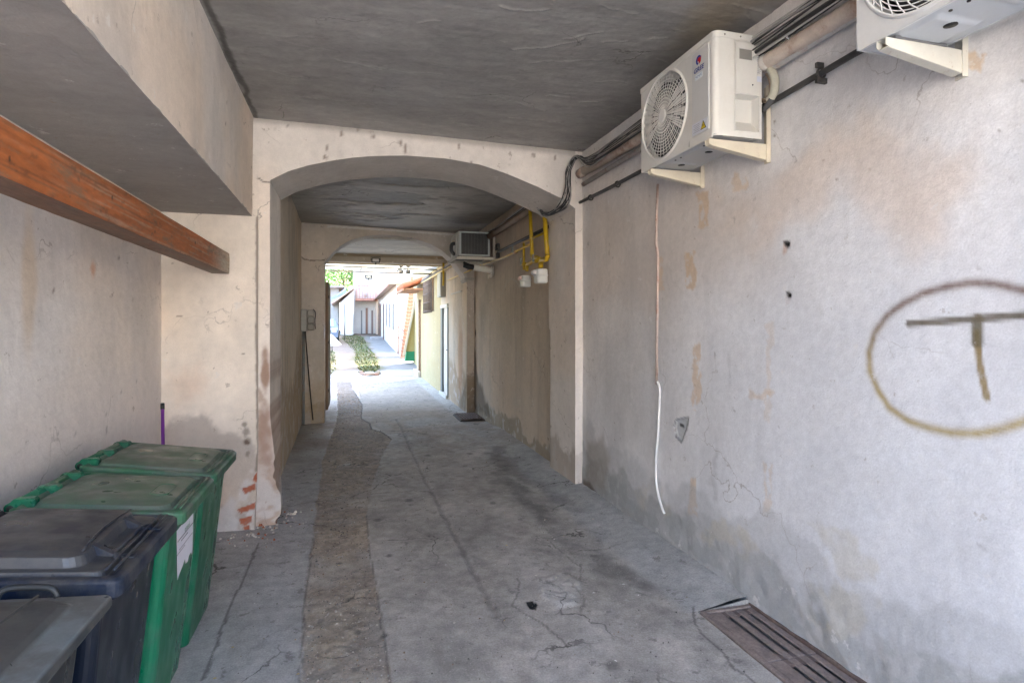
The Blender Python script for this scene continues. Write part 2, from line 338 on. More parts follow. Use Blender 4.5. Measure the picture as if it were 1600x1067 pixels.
# drain pit under the long grate
mb = MB(); mb.box(1.90, 2.36, 0.5, 2.93, -.35, -.3, (.02, .02, .02)); mb.box(1.905, 1.925, .5, 2.93, -.3, -.03, (.1, .1, .1)); mb.box(1.90, 2.36, 2.905, 2.94, -.3, -.03, (.1, .1, .1)); mb.box(2.30, 2.36, .5, 2.9, -.3, .02, (.1, .1, .1))
mb.build('drain_channel', M['dark'], kind='structure')
# ---- ground outside (both ends)
def paint_ground(x, y):
    c = np.zeros(x.shape+(3,))+np.array((.15, .12, .09)); n = fbm(x*1.2, y*.8, 4); c *= (.7+.6*n)[..., None]
    def gg(px): return [onG(u, v)[:2] for u, v in px]
    conc = gg([(594, 590), (655, 590), (655, 600), (900, 600), (700, 560), (620, 548), (603, 532), (575, 526), (569, 527), (588, 555), (600, 575)])
    c = mix(c, (.20, .195, .18), poly(x, y, conc, .1, .2, 3, 1)*.9)
    c = mix(c, (.40, .39, .37), ss(-y, -20.5, -19.6))
    gr = gg([(540, 522), (567, 527), (573, 540), (588, 560), (594, 576), (588, 583), (562, 583), (555, 567), (554, 550), (530, 530)])
    c = mix(c, (.085, .095, .035), poly(x, y, gr, .25, .5, 6, 1)*.8)
    gr = gg([(505, 548), (524, 550), (526, 580), (510, 592), (490, 590)])
    c = mix(c, (.10, .12, .035), poly(x, y, gr, .2, .4, 7, 1)*.75)
    c = mix(c, (.18, .14, .11), ss(np.abs(x+.55-(y-20)*.03), .75, .3)*.5*(y > 19))
    return c
mb = MB()
gx = spaced([(-120, -8, 16), (-8, 8, .12), (8, 120, 16)]); gy = spaced([(18.35, 50, .12), (50, 160, 10)])
mb.grid(gx, gy, lambda a, b: (a, b, np.maximum(b-18, 0)*.037*(b < 50)+(b >= 50)*1.184+.03*(fbm(a*1.2, b*1.2, 3)-.5)*(b > 18.6)+.036), paint_ground)
mb.add([(-120, -80, -.05), (120, -80, -.05), (120, 18.35, -.05), (-120, 18.35, -.05)], [(0, 1, 2, 3)], (.16, .16, .16))
mb.build('ground', M['ground'], kind='structure')
mb = MB(); mb.box(-30, 30, -60, -1.32, -.30, -.02, (.33, .32, .30)); mb.build('street', M['floor'], kind='structure')  # pavement out of view, coloured pale to bounce light into the passage
mb = MB(); mb.box(-30, 30, -34, -24, 0, 7, (.58, .55, .50)); mb.build('added_street_house', M['far'], label='unseen pale house added across the street behind the camera to bounce light', cat='building', loc=(0, -24, 0))  # house opposite added out of view, bouncing warm light into the passage
# ---- plaster painter shared by walls
def plaster(s, z, base=(.58, .565, .55), seed=0, damp=.5, dampc=(.26, .235, .20), warm=.5, streak=.3):
    base = tuple(min(.8, k*f) for k, f in zip(base, (1.20, 1.17, 1.14)))
    c = np.zeros(s.shape+(3,))+np.array(base)
    n1 = fbm(s*.8, z*.8, seed); n2 = fbm(s*3, z*2.2, seed+1, 5)
    c = mix(c, (base[0]*1.03, base[1]*.90, base[2]*.76), ss(n1, .42, .7)*warm)
    c = mix(c, tuple(k*.72 for k in base), ss(fbm(s*1.6, z*1.1, seed+2), .5, .78)*.5)
    c = mix(c, tuple(k*.6 for k in base), ss(fbm(s*7, z*.8, seed+3), .52, .8)*streak)
    c *= (.88+.24*n2)[..., None]
    # water-stained foot of the wall with an uneven upper edge
    hd = damp*(.45+1.1*fbm(s*1.3, s*0+3.1, seed+4))
    m = (1-ss(z+.35*(fbm(s*5, z*5, seed+5, 5)-.5), hd*.82, hd)) if damp > 0 else 0*z
    c = mix(c, dampc, m*.75*(.6+.6*n2))
    c = mix(c, (.62, .6, .58), m*ss(fbm(s*9, z*9, seed+6), .55, .72)*.55)
    # small pits and scratches
    p = vn(s*26, z*26, seed+7); c = mix(c, (.16, .12, .09), ss(p, .955, .985)*.7*(fbm(s*2, z*2, seed+8) > .52))
    return np.clip(c, .01, .85)
# ---- right wall of the first bay
def W(px): return [(onX(u, v, XR)[1], onX(u, v, XR)[2]) for u, v in px]
ringp = [(1600, 454), (1555, 443.5), (1516, 442), (1480, 448), (1444, 458), (1414, 473), (1387, 493), (1367, 520), (1358, 550), (1360, 580), (1372, 610), (1390, 637), (1420, 658), (1450, 668), (1486, 676), (1528, 677), (1564, 671), (1600, 659)]
RING = W(ringp)
yc = RING[7][0]*0+1.72; RING += [(1.30, RING[-1][1]+.10), (1.19, 1.5), (1.20, 1.65), (1.30, 1.79), RING[0]]
def paint_right(s, z):
    c = plaster(s, z, (.595, .605, .625), 3, .42, (.30, .31, .30), .25, .2)
    c = mix(c, (.66, .69, .74), ss(-s, -4.6, -2.2)*.5*ss(-z, -2.6, -1.6))  # cool sky light painted into the colour, low on the near wall
    c = mix(c, (.66, .52, .41), poly(s, z, W([(1240, 250), (1310, 200), (1420, 215), (1500, 260), (1500, 340), (1420, 370), (1300, 330), (1250, 340), (1180, 380), (1130, 330)]), .14, .2, 3, 3)*.45)
    c = mix(c, (.56, .47, .39), poly(s, z, W([(920, 300), (1060, 290), (1180, 270), (1200, 420), (1100, 470), (930, 480)]), .3, .2, 5, 2)*.5)
    for (u0, v0, u1, v1, k) in ((1090, 302, 1108, 358, .55), (1071, 392, 1086, 450, .6), (1081, 537, 1094, 640, .5), (1146, 274, 1166, 296, .4), (1078, 745, 1090, 806, .5), (1028, 400, 1036, 455, .4), (1195, 720, 1206, 800, .3), (1508, 85, 1530, 118, .6), (1172, 608, 1208, 620, .35), (1198, 500, 1206, 660, .2)):
        c = mix(c, (.62, .42, .22), poly(s, z, W([(u0, v0), (u1, v0), (u1, v1), (u0, v1)]), .008, .05, int(u0) % 9, 11)*k*ss(fbm(s*22, z*14, 6, 4), .30, .42))
    # grey-green damp foot
    foot = W([(905, 690), (950, 735), (1000, 780), (1060, 806), (1100, 826), (1160, 850), (1215, 880), (1260, 930), (1330, 990), (1400, 1010), (1600, 1060)])
    P = foot+[(.5, .3), (.5, -.2), (5.7, -.2), (5.7, foot[0][1])]
    c = mix(c, (.27, .28, .27), poly(s, z, P, .03, .16, 4, 5)*.7*(.45+.8*fbm(s*6, z*6, 3)))
    c = mix(c, (.60, .60, .60), poly(s, z, P, .012, .16, 4, 5)*ss(fbm(s*8, z*8, 13, 5), .52, .57)*.5)
    P = [(p[0], p[1]+.22) for p in P[:-3]]+P[-3:]
    c = mix(c, (.42, .43, .44), poly(s, z, P, .05, .25, 8, 4)*.45)
    for px, k in (([(1275, 830), (1320, 810), (1355, 850), (1360, 905), (1330, 900), (1290, 870)], .5), ([(1270, 905), (1300, 900), (1365, 930), (1350, 970), (1280, 985), (1262, 940)], .5), ([(1100, 822), (1165, 818), (1180, 850), (1150, 860), (1110, 845)], .55), ([(992, 772), (1015, 765), (1020, 782), (1000, 790)], .55), ([(1030, 755), (1040, 775), (1050, 800), (1035, 800)], .5)):
        c = mix(c, (.52, .48, .38), poly(s, z, W(px), .03, .16, 5, 6)*k*.8*ss(fbm(s*6, z*6, 41, 5), .30, .55))
    for (u, v0, v1, k) in ((1105, 700, 790, .3), (1120, 690, 780, .35), (1132, 720, 800, .3), (1112, 740, 800, .3), (965, 520, 740, .16), (1190, 480, 760, .12), (1175, 560, 640, .15), (1141, 560, 620, .2)):  # dark smudges, plus faint vertical shadow lines painted on
        c = mix(c, (.28, .28, .29), stroke(s, z, W([(u, v0), (u-1, (v0+v1)/2), (u+1, v1)]), .004, .035, .07, u % 7, 9)*k*.8*ss(fbm(s*9, z*3, u % 5), .35, .6))
    c = mix(c, (.30, .27, .23), poly(s, z, W([(918, 690), (940, 680), (955, 720), (945, 775), (918, 755)]), .07, .08, 6, 4)*.6)
    c = mix(c, (.13, .10, .08), poly(s, z, W([(912, 748), (922, 752), (932, 768), (925, 772), (912, 762)]), .02, .03, 2, 9)*.8)
    for (u, v) in ((1230, 381), (1232, 461)):
        c = mix(c, (.50, .32, .24), poly(s, z, W([(u-7, v-4), (u+3, v), (u+1, v+11), (u-5, v+17)]), .006, .02, u % 5)*(.6 if v < 400 else .15))
        c = mix(c, (.015, .012, .01), poly(s, z, W([(u-4, v-5), (u+5, v-4), (u+5, v+4), (u, v+6), (u-3, v+4)]), .006, .010, 1, 20))  # shade inside the holes painted black; the dents are shallow
    ch = W([(1056, 655), (1075, 652), (1072, 668), (1064, 690), (1056, 682), (1053, 665)])
    c = mix(c, (.13, .13, .13), stroke(s, z, ch+[ch[0]], .004, .006, .01)*.8)
    c = mix(c, (.50, .52, .52), poly(s, z, ch, .005, .01, 3)*.7)
    c = mix(c, (.03, .03, .03), stroke(s, z, W([(1062, 663), (1066, 666)]), .008, .01, .01)*.9)
    # sprayed ring and letter T
    wr = .028+.008*fbm(s*5, z*5, 3)
    d = dseg(s+.006*(fbm(s*9, z*9, 4)-.5), z, RING)
    rc = mix(np.zeros(s.shape+(3,))+np.array((.36, .27, .10)), (.17, .10, .075), ss(z, 1.42, 1.75))
    k = np.exp(-(d/.017)**2)*(.98-.25*fbm(s*60, z*60, 5, 2)); c = c*(1-k[..., None])+rc*k[..., None]
    for px, wd, colr in (([(1420, 506), (1516, 499), (1600, 492.5), (1650, 489)], .0125, (.10, .075, .04)), ([(1528, 498), (1527, 520), (1526, 535)], .017, (.16, .13, .08)), ([(1526, 520), (1531, 570), (1542, 622)], .011, (.23, .15, .03))):
        d = dseg(s, z, W(px)); k = (1-ss(d, wd*.75, wd*1.55))*.93; c = mix(c, colr, k*(.8+.2*fbm(s*40, z*40, 3)))
    k = dseg(s, z, W([(1526, 510), (1528, 535)])); c = mix(c, (.13, .12, .09), (1-ss(k, .012, .03))*.6)
    return np.clip(c, .008, .85)
def disp_right(s, z):
    d = .014*(fbm(s*.9, z*.9, 5)-.5)+.004*(fbm(s*9, z*9, 6)-.5)
    d = d+(1-ss(z, .08, .45))*(.03*(fbm(s*6, z*6, 8)-.35))
    for (u, v) in ((1230, 381), (1232, 461)): d = d-.010*poly(s, z, W([(u-3, v-4), (u+4, v-3), (u+3, v+4), (u-2, v+4)]), .010, .006, 1)
    d = d-.012*poly(s, z, W([(1056, 655), (1075, 652), (1072, 668), (1064, 690), (1056, 682), (1053, 665)]), .006, .01, 3)
    return d
mb = MB(); SY = spaced([(Y0, .4, .1), (.4, 1.4, .05), (1.4, 3.4, .0095), (3.4, 5.46, .014)]); SZ = spaced([(-.05, 3.45, .0115)])
mb.grid(SY, SZ, lambda a, b: (XR-disp_right(a, b), a, b), paint_right, (.3, 0, 0))
mb.build('passage_wall', M['rough_plaster'], label='white plastered wall with a sprayed T inside a circle', cat='wall', loc=(XR, 2, 0))
# ---- recess wall behind the bins
mb = MB(); SY = spaced([(Y0, 1.2, .1), (1.2, 5.45, .022)])
def paint_rec(s, z):
    c = plaster(s, z, (.62, .60, .585), 21, .55, (.40, .37, .37), .35, .12)
    c = mix(c, (.60, .56, .58), ss(-z, -1.6, -.9)*.4)
    c = mix(c, (.60, .44, .27), blob(s, z, onX(45, 470, XL)[1], 1.85, .07, .38, 4, .3)*.45)
    return mix(c, (.70, .38, .22), blob(s, z, onX(146, 422, XL)[1], onX(146, 422, XL)[2], .035, .05, 2)*.7)
mb.grid(SY, spaced([(-.05, 2.62, .022)]), lambda a, b: (XL+.014*(fbm(a, b, 8)-.5), a, b), paint_rec, (-.3, 0, 0))
mb.build('recess_wall', M['plaster'], label='plain off-white wall behind the row of wheelie bins', cat='wall', loc=(XL, 2, 0))
# ---- recess end wall with exposed bricks (front of the pier on the left)
def yl(x): return 5.27+(x+.65)*.055
YE = 5.22
BR = [[(397, 742), (402, 738), (402, 752), (394, 752)], [(379, 762), (399, 754), (399, 763), (384, 769)], [(374, 790), (401, 780), (402, 787), (380, 796)], [(378, 803), (398, 797), (397, 806), (387, 812), (379, 810)], [(384, 814), (393, 811), (394, 820), (387, 822)]]
def E_(px): return [(onY(u, v, YE-.03)[0], onY(u, v, YE-.03)[2]) for u, v in px]
def paint_end(s, z):
    c = plaster(s, z, (.66, .615, .56), 31, .2, (.40, .36, .33), .5, .08)
    top = E_([(258, 672), (275, 652), (300, 650), (325, 658), (345, 676), (372, 680), (390, 700), (403, 720)])
    P = [(-1.6, top[0][1])]+top+[(-.6, -.2), (-1.6, -.2)]
    c = mix(c, (.33, .285, .255), poly(s, z, P, .03, .07, 3, 9)*.62)
    P2 = E_([(340, 790), (362, 768), (376, 775), (372, 800), (385, 830), (420, 850), (330, 870)])
    c = mix(c, (.55, .53, .53), poly(s, z, P2, .03, .08, 5, 6)*.9)
    c = mix(c, (.60, .58, .57), poly(s, z, E_([(378, 740), (410, 735), (415, 850), (375, 850)]), .03, .08, 6, 6)*.8*ss(fbm(s*14, z*14, 2), .35, .6))
    for q in BR: c = mix(c, (.34, .085, .035), poly(s, z, E_(q), .004, .008, 4, 30)*(.8+.2*fbm(s*50, z*50, 2)))
    for (u, v, r_) in ((386, 690, .035), (384, 676, .03), (381, 664, .02), (386, 710, .02)):
        q = E_([(u, v)])[0]; c = mix(c, (.24, .20, .17), blob(s, z, q[0], q[1], r_, r_*1.2, 5)*.8)
    c = mix(c, (.12, .08, .06), stroke(s, z, E_([(384, 691), (385, 692)]), .014, .01)*.8)
    c = mix(c, (.24, .20, .17), stroke(s, z, E_([(402, 340), (402, 560), (404, 700), (402, 735)]), .012, .012, .01)*.85)
    c = mix(c, (.68, .45, .32), poly(s, z, E_([(270, 590), (310, 580), (320, 620), (280, 640)]), .1, .1, 3)*.3)
    return np.clip(c, .01, .85)
def dend(s, z):
    d = .01*(fbm(s*1.5, z*1.5, 5)-.5)+.025*(1-ss(z, .2, .7))*(fbm(s*7, z*7, 3)-.2)
    d = d+ (1-ss(z, .05, .55))**1.5*.16*ss(s, -1.4, -.9)
    for q in BR: d = d-.012*poly(s, z, E_(q), .008, .008, 4, 30)
    return d-.012*stroke(s, z, E_([(402, 340), (402, 560), (404, 700), (402, 735)]), .012, .008, .01)
mb = MB()
mb.grid(spaced([(-1.6, -1.5, .02), (-1.5, -.735, .0085)]), spaced([(-.05, 2.62, .0115)]), lambda a, b: (a, YE-dend(a, b), b), paint_end, (0, .3, 0))
mb.build('recess_end_wall', M['plaster'], label='cream plaster end wall of the recess with a damp patch and bare red bricks at its foot', cat='wall', loc=(-1.1, YE, 0))
# ---- boxed beam over the recess
mb = MB(); XB = -.775
SY = spaced([(Y0, 1.2, .1), (1.2, 5.24, .022)])
pb = lambda a, b: plaster(a, b, (.60, .575, .55), 41, 0.0, (.4, .4, .4), .6, .1)
mb.grid(SY, spaced([(2.56, 3.45, .022)]), lambda a, b: (XB+.012*(fbm(a, b*2, 3)-.5)+.004*(fbm(a*8, b*8, 3)-.5), a, b), pb)
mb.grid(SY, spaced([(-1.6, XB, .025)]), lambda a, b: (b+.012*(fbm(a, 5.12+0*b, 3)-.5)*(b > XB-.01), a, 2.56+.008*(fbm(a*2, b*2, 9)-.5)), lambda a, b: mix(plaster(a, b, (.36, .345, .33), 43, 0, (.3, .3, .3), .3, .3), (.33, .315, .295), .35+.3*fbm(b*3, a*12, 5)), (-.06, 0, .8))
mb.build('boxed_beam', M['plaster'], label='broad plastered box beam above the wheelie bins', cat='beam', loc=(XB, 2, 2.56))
# ---- ceilings
def ceil_paint(seed, base, stroke_n, x0, x1, y0, y1):
    rs = random.Random(seed); st = []
    for k in range(stroke_n):
        x = rs.uniform(x0, x1); y = rs.uniform(y0, y1); L_ = rs.uniform(.1, .6); a = rs.uniform(-.5, .3)
        pts = [(x, y)]
        for q in range(4): a += rs.uniform(-.2, .2); pts.append((pts[-1][0]+L_/4*math.cos(a), pts[-1][1]+L_/4*math.sin(a)))
        st.append((pts, rs.uniform(.3, 1)))
    def ridge(x, y):
        h = np.zeros(x.shape)
        for pts, k in st:
            xs = [p[0] for p in pts]; ys = [p[1] for p in pts]
            bb = (x > min(xs)-.05) & (x < max(xs)+.05) & (y > min(ys)-.05) & (y < max(ys)+.05)
            if bb.any(): h[bb] = np.maximum(h[bb], stroke(x[bb], y[bb], pts, .0005, .010, .035, 3, 9)*k)
        return h
    def paint(x, y):
        c = np.zeros(x.shape+(3,))+np.array(base)
        c *= (.72+.55*fbm(x*.5, y*1.6, seed))[..., None]*(.82+.36*fbm(x*1.5, y*7, seed+1, 5))[..., None]
        c *= (.9+.2*fbm(x*14, y*30, seed+2))[..., None]
        c = mix(c, (.50, .49, .47), ridge(x, y)*.5)  # highlights on the trowel ridges painted in as a paler tone
        return c
    return paint, ridge
p1, r1 = ceil_paint(5, (.31, .302, .29), 80, -.9, 2.3, 1.0, 5.4)
mb = MB()
def pc1(x, y):
    c = p1(x, y)
    c = mix(c, (.42, .34, .22), blob(x, y, 2.0, 2.75, .22, .5, 4)*.5)
    c = mix(c, (.05, .045, .04), stroke(x, y, [(-.74, 0), (-.735, 3), (-.745, 5.3)], .008, .02, .03, 3, 6)*.8)
    return c
mb.grid(spaced([(-.9, 2.40, .0105)]), spaced([(Y0, 1.6, .1), (1.6, 4.2, .0095), (4.2, 5.5, .0135)]), lambda a, b: (a, b, ZC+.02*(fbm(a*.7, b*.9, 2)-.5)+.006*(fbm(a*3, b*12, 4)-.5)-.006*r1(a, b)), pc1, (0, 0, .3))
mb.build('ceiling', M['ceiling'], kind='structure', label='dark grey trowelled ceiling of the front bay', loc=(0, 2, ZC))
p2, r2 = ceil_paint(9, (.31, .30, .28), 60, -.9, 2.3, 6.0, 10.5)
def pk(x, y): # peeled patches
    m = ss(fbm(x*1.3, y*2.6, 17, 5), .47, .52)*blob(x, y, .6, 8.2, 1.1, 2.0, 4, .3)
    return m
mb = MB()
mb.grid(spaced([(-.95, 2.45, .022)]), spaced([(5.9, 10.9, .022)]), lambda a, b: (a, b, 3.355+.025*(fbm(a*.9, b*.9, 12)-.5)-.02*pk(a, b)+.008*(fbm(a*3, b*10, 4)-.5)-.006*r2(a, b)), lambda a, b: mix(p2(a, b), (.52, .50, .46), pk(a, b)*.75), (0, 0, .3))
mb.build('ceiling', M['ceiling'], kind='structure', label='peeling grey ceiling of the middle bay', loc=(0, 8, 3.35))
p3, r3 = ceil_paint(12, (.45, .42, .36), 50, -.9, 2.3, 10.6, 13)
mb = MB()
mb.grid(spaced([(-.95, 2.45, .03)]), spaced([(10.6, 13.1, .03)]), lambda a, b: (a, b, 3.19+.01*(fbm(a*3, b*9, 4)-.5)-.006*r3(a, b)), p3, (0, 0, .4))
mb.build('ceiling', M['ceiling'], kind='structure', label='pale streaked ceiling of the last bay', loc=(0, 11.7, 3.19))
# ---- arches
def arch(name, label, yfun, depth, xl, xr, curve, xo_l, xo_r, ztop, seed, base, rightpier, leftfoot=None, nx=.02, crack=None):
    """front face follows y=yfun(x); curve = [(x,z)] underside profile between xl and xr"""
    cx = [p[0] for p in curve]; cz = [p[1] for p in curve]
    def zc(x): return np.interp(x, cx, cz)
    pt = lambda s, z: plaster(s, z, base, seed, 0.35, (.36, .31, .26), .35, .12)
    mb = MB(); A = spaced([(xl, xr, nx)])
    def wob(x, z): return .012*(fbm(x*1.2, z*1.2, seed)-.5)+.005*(fbm(x*9, z*9, seed)-.5)
    def pf(x, t):
        z = zc(x)+(ztop-zc(x))*t; c = pt(x, z)
        if crack: c = crack(x, z, c)
        return c
    def pch(x, z):
        c = pt(x, z)
        if crack: c = crack(x, z, c)
        if leftfoot is not None: c = leftfoot(x, z, c)
        return c
    T = np.linspace(0, 1, 22)
    mb.grid(A, T, lambda x, t: (x, yfun(x)-wob(x, zc(x)+(ztop-zc(x))*t), zc(x)+(ztop-zc(x))*t), pf)
    mb.grid(A, T, lambda x, t: (x, yfun(x)+depth, zc(x)+(ztop-zc(x))*t), pf)
    # soffit
    D = np.linspace(0, 1, 20)
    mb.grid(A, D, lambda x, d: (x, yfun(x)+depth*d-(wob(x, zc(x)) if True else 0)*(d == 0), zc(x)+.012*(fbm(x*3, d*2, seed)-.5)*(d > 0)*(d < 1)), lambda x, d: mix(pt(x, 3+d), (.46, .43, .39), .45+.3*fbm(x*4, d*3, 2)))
    # piers
    Z = spaced([(-.05, ztop, .0125)])
    def bulge(z): return .11*(1-ss(z, 0, .95))*ss(fbm(z*5, z*0+1, 3), .0, .6) if leftfoot is not None else 0*z
    mb.grid(spaced([(xo_l, xl, .0095)]), Z, lambda x, z: (x+bulge(z)*ss(x, xo_l, xl), yfun(x)-wob(x, z)-(.14*(1-ss(z, 0, .75))**1.3+.02*(fbm(x*9, z*9, 5)-.4)*(1-ss(z, .3, 1.2)) if leftfoot is not None else 0), z), pch)
    zl = spaced([(-.05, float(cz[0]), .0125)]); D2 = np.linspace(0, 1, 40)
    mb.grid(D2, zl, lambda d, z: (xl+bulge(z)*(1-d)+.006*(fbm(d*3, z*6, 2)-.5), yfun(xl)+d*depth-(d == 0)*((.14*(1-ss(z, 0, .75))**1.3+.02*(fbm(xl*9, z*9, 5)-.4)*(1-ss(z, .3, 1.2)) if leftfoot is not None else 0)+wob(xl+0*z, z)), z), lambda d, z: (leftfoot(xl+0*d, z, pt(d*depth+5, z)) if leftfoot is not None else pt(d*depth+5, z)))
    if rightpier:
        zr = spaced([(-.05, float(cz[-1]), .02)])
        mb.grid(spaced([(xr, xo_r, .012)]), spaced([(-.05, ztop, .02)]), lambda x, z: (x+.006*(fbm(x*0+z*4, z*0, 6)-.5), yfun(x)-wob(x, z), z), lambda x, z: mix(pt(x, z), (.68, .64, .60), .5))
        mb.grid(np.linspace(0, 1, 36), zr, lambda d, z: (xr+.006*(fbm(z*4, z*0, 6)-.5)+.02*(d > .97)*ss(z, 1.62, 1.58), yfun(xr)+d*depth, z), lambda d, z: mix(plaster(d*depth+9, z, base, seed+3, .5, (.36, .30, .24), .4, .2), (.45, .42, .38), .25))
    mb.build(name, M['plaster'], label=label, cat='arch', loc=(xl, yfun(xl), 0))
ya1 = lambda x: 5.27+(x+.65)*.053
cf = [(421, 282), (450, 268), (482, 258.6), (515, 252), (547.6, 247), (590, 244), (636, 243.5), (695, 247.5), (748, 257), (785, 269), (807, 278), (840, 292), (879, 311), (896, 326)]
curve1 = []
for u, v in cf:
    x, y = 0, 5.3
    for _ in range(8): p = onY(u, v, y); y = ya1(p[0])
    curve1.append((p[0], p[2]))
curve1[0] = (-.645, curve1[0][1]); curve1[-1] = (2.20, curve1[-1][1])
def A1(px): return [(onY(u, v, 5.27)[0], onY(u, v, 5.27)[2]) for u, v in px]
def foot1(x, z, c):
    P = [(-.9, 0), (-.9, 1.02), (-.76, 1.15), (-.72, 1.12), (-.65, 1.0), (-.4, .9), (-.4, -.1), (-.9, -.1)]
    c = mix(c, (.36, .25, .19), poly(x, z, P, .015, .05, 3, 7)*.75*ss(fbm(x*6+3, z*5, 8), .25, .6))
    c = mix(c, (.58, .56, .55), (1-ss(z, .25, .75))*ss(fbm(x*9, z*9, 12), .38, .6)*.8)
    c = mix(c, (.30, .17, .11), blob(x, z, -.68, 1.25, .035, .2, 4, .6)*.85)
    c = mix(c, (.30, .17, .12), blob(x, z, -.69, .75, .05, .25, 7, .8)*.5)
    return c
def crack1(x, z, c):
    c = mix(c, (.12, .09, .07), stroke(x, z, A1([(402, 278), (412, 284), (420, 283), (430, 294), (440, 303)]), .003, .006, .015)*.8)
    for u, v in ((534, 207), (508, 245), (510, 231), (583, 211), (634, 233), (634, 227), (739, 252), (720, 225), (840, 237), (875, 240), (626, 220), (560, 200)):
        q = A1([(u, v)])[0]; c = mix(c, (.22, .16, .12), blob(x, z, q[0], q[1], .014, .03, u % 7)*.8)
    return mix(c, (.30, .27, .24), ss(z, 3.33, 3.39)*.6)
arch('plaster_arch', 'wide shallow white plaster arch spanning the passage, nearest to the camera', ya1, .80, -.645, 2.20, curve1, -.83, 2.32, 3.45, 51, (.66, .635, .61), True, foot1, .02, crack1)
ya2 = lambda x: 10.15+(x+.75)*.165
curve2 = []
for u, v in [(510, 410), (513, 403), (520, 395), (532, 384), (548, 375), (570, 369), (597, 367), (625, 369), (650, 374), (672, 381), (690, 391), (708, 407), (722, 428)]:
    y = 10.3
    for _ in range(8): p = onY(u, v, y); y = ya2(p[0])
    curve2.append((p[0], min(p[2], 3.29)))
curve2[0] = (-.395, curve2[0][1]); curve2[-1] = (2.13, 2.5)
def crack2(x, z, c):
    c = mix(c, (.14, .11, .08), stroke(x, z, [(-.78, 2.80), (-.70, 2.74), (-.55, 2.735), (-.35, 2.735)], .006, .008, .02)*.8)
    c = mix(c, (.45, .33, .18), (1-ss(z, .2, 1.4))*.6*ss(fbm(x*5, z*3, 8), .3, .6))
    return mix(c, (.70, .69, .66), (x > -.35)*(1-ss(np.abs(z-3.325), .012, .02)))
arch('plaster_arch', 'round-topped plaster arch at the far end, beside the electricity boxes', ya2, .42, -.395, 2.13, curve2, -.80, 2.35, 3.40, 61, (.50, .475, .44), False, None, .03, crack2)
# ---- middle bay side walls
mb = MB()
def pml(s, z):
    c = plaster(s, z, (.56, .51, .44), 71, 1.3, (.36, .27, .17), .7, .45)
    return mix(c, (.36, .38, .38), stroke(s, z, [(10.08, -.1), (10.08, 2.2)], .02, .06, .02)*.3)
mb.grid(spaced([(6.0, 10.4, .03)]), spaced([(-.05, 3.40, .025)]), lambda a, b: (-.70-(a-6.07)*.0145+.015*(fbm(a, b, 8)-.5), a, b), pml, (-.3, 0, 0))
mb.build('side_wall', M['plaster'], label='brown-stained grey wall on the left of the middle bay', cat='wall', loc=(-.7, 6.1, 0))
mb = MB()
def pmr(s, z):
    c = plaster(s, z, (.48, .42, .35), 75, .28, (.24, .205, .15), .5, .35)
    c = mix(c, (.10, .075, .05), poly(s, z, [(10.85, .1), (10.85, 1.25), (10.6, 1.3), (10.45, .9), (10.1, .6), (9.6, .35), (9.3, .1)], .08, .15, 4, 3)*.75)
    c = mix(c, (.07, .06, .05), blob(s, z, 10.62, 2.0, .03, .14, 3)*.9+blob(s, z, 10.55, 1.55, .04, .07, 5)*.9*0+0)
    c = mix(c, (.07, .06, .05), blob(s, z, 10.55, 1.5, .05, .09, 5)*.9)
    d = np.abs(np.hypot(s-8.1, z-1.6)-.72); c = mix(c, (.55, .53, .49), (1-ss(d, .004, .016))*(z > 2.1)*(s > 7.7)*.6)
    return c
mb.grid(spaced([(6.1, 11.0, .022)]), spaced([(-.05, 3.40, .022)]), lambda a, b: (XR-.012*(fbm(a, b, 8)-.5), a, b), pmr, (.3, 0, 0))
mb.build('side_wall', M['plaster'], label='grey-brown wall carrying the gas meters', cat='wall', loc=(XR, 8, 0))
# ---- last bay
XW = 2.136
pil = thing('doorway_wall', (XW, 13, 0), 'stained pilaster and cream-yellow wall around the narrow door, to the right of the far arch', 'wall')
mb = MB()
def pp(s, z):
    c = plaster(s, z, (.47, .42, .35), 81, .8, (.33, .24, .15), .7, .5)
    c = mix(c, (.40, .335, .18), ss(s, 13.75, 13.85)*.9)
    c = mix(c, (.16, .12, .07), poly(s, z, [(10.7, -.1), (10.7, .8), (11.0, .55), (11.4, .2), (11.6, -.1)], .1, .2, 4, 3)*.7)
    c = mix(c, (.36, .18, .08), blob(s, z, 11.3, 1.0, .25, .7, 6)*.6)
    return c
mb.grid(spaced([(10.66, 12.72, .04)]), spaced([(-.05, 3.3, .04)]), lambda a, b: (XW-.01*(fbm(a*2, b*2, 8)-.5), a, b), pp)
mb.grid(spaced([(12.72, 13.78, .1)]), spaced([(2.14, 3.3, .1)]), lambda a, b: (XW+0*a, a, b), pp)
mb.grid(spaced([(13.78, 15.0, .06)]), spaced([(-.05, 3.3, .06)]), lambda a, b: (XW+0*a, a, b), pp)
mb.grid(spaced([(15.0, 16.6, .06)]), spaced([(-.05, 2.05, .06)]), lambda a, b: (XW+0*a, a, b), pp)
mb.grid(spaced([(15.0, 16.6, .1)]), spaced([(2.95, 3.3, .06)]), lambda a, b: (XW+0*a, a, b), pp)
mb.grid(spaced([(16.6, 17.1, .06)]), spaced([(-.05, 3.3, .06)]), lambda a, b: (XW+0*a, a, b), pp)
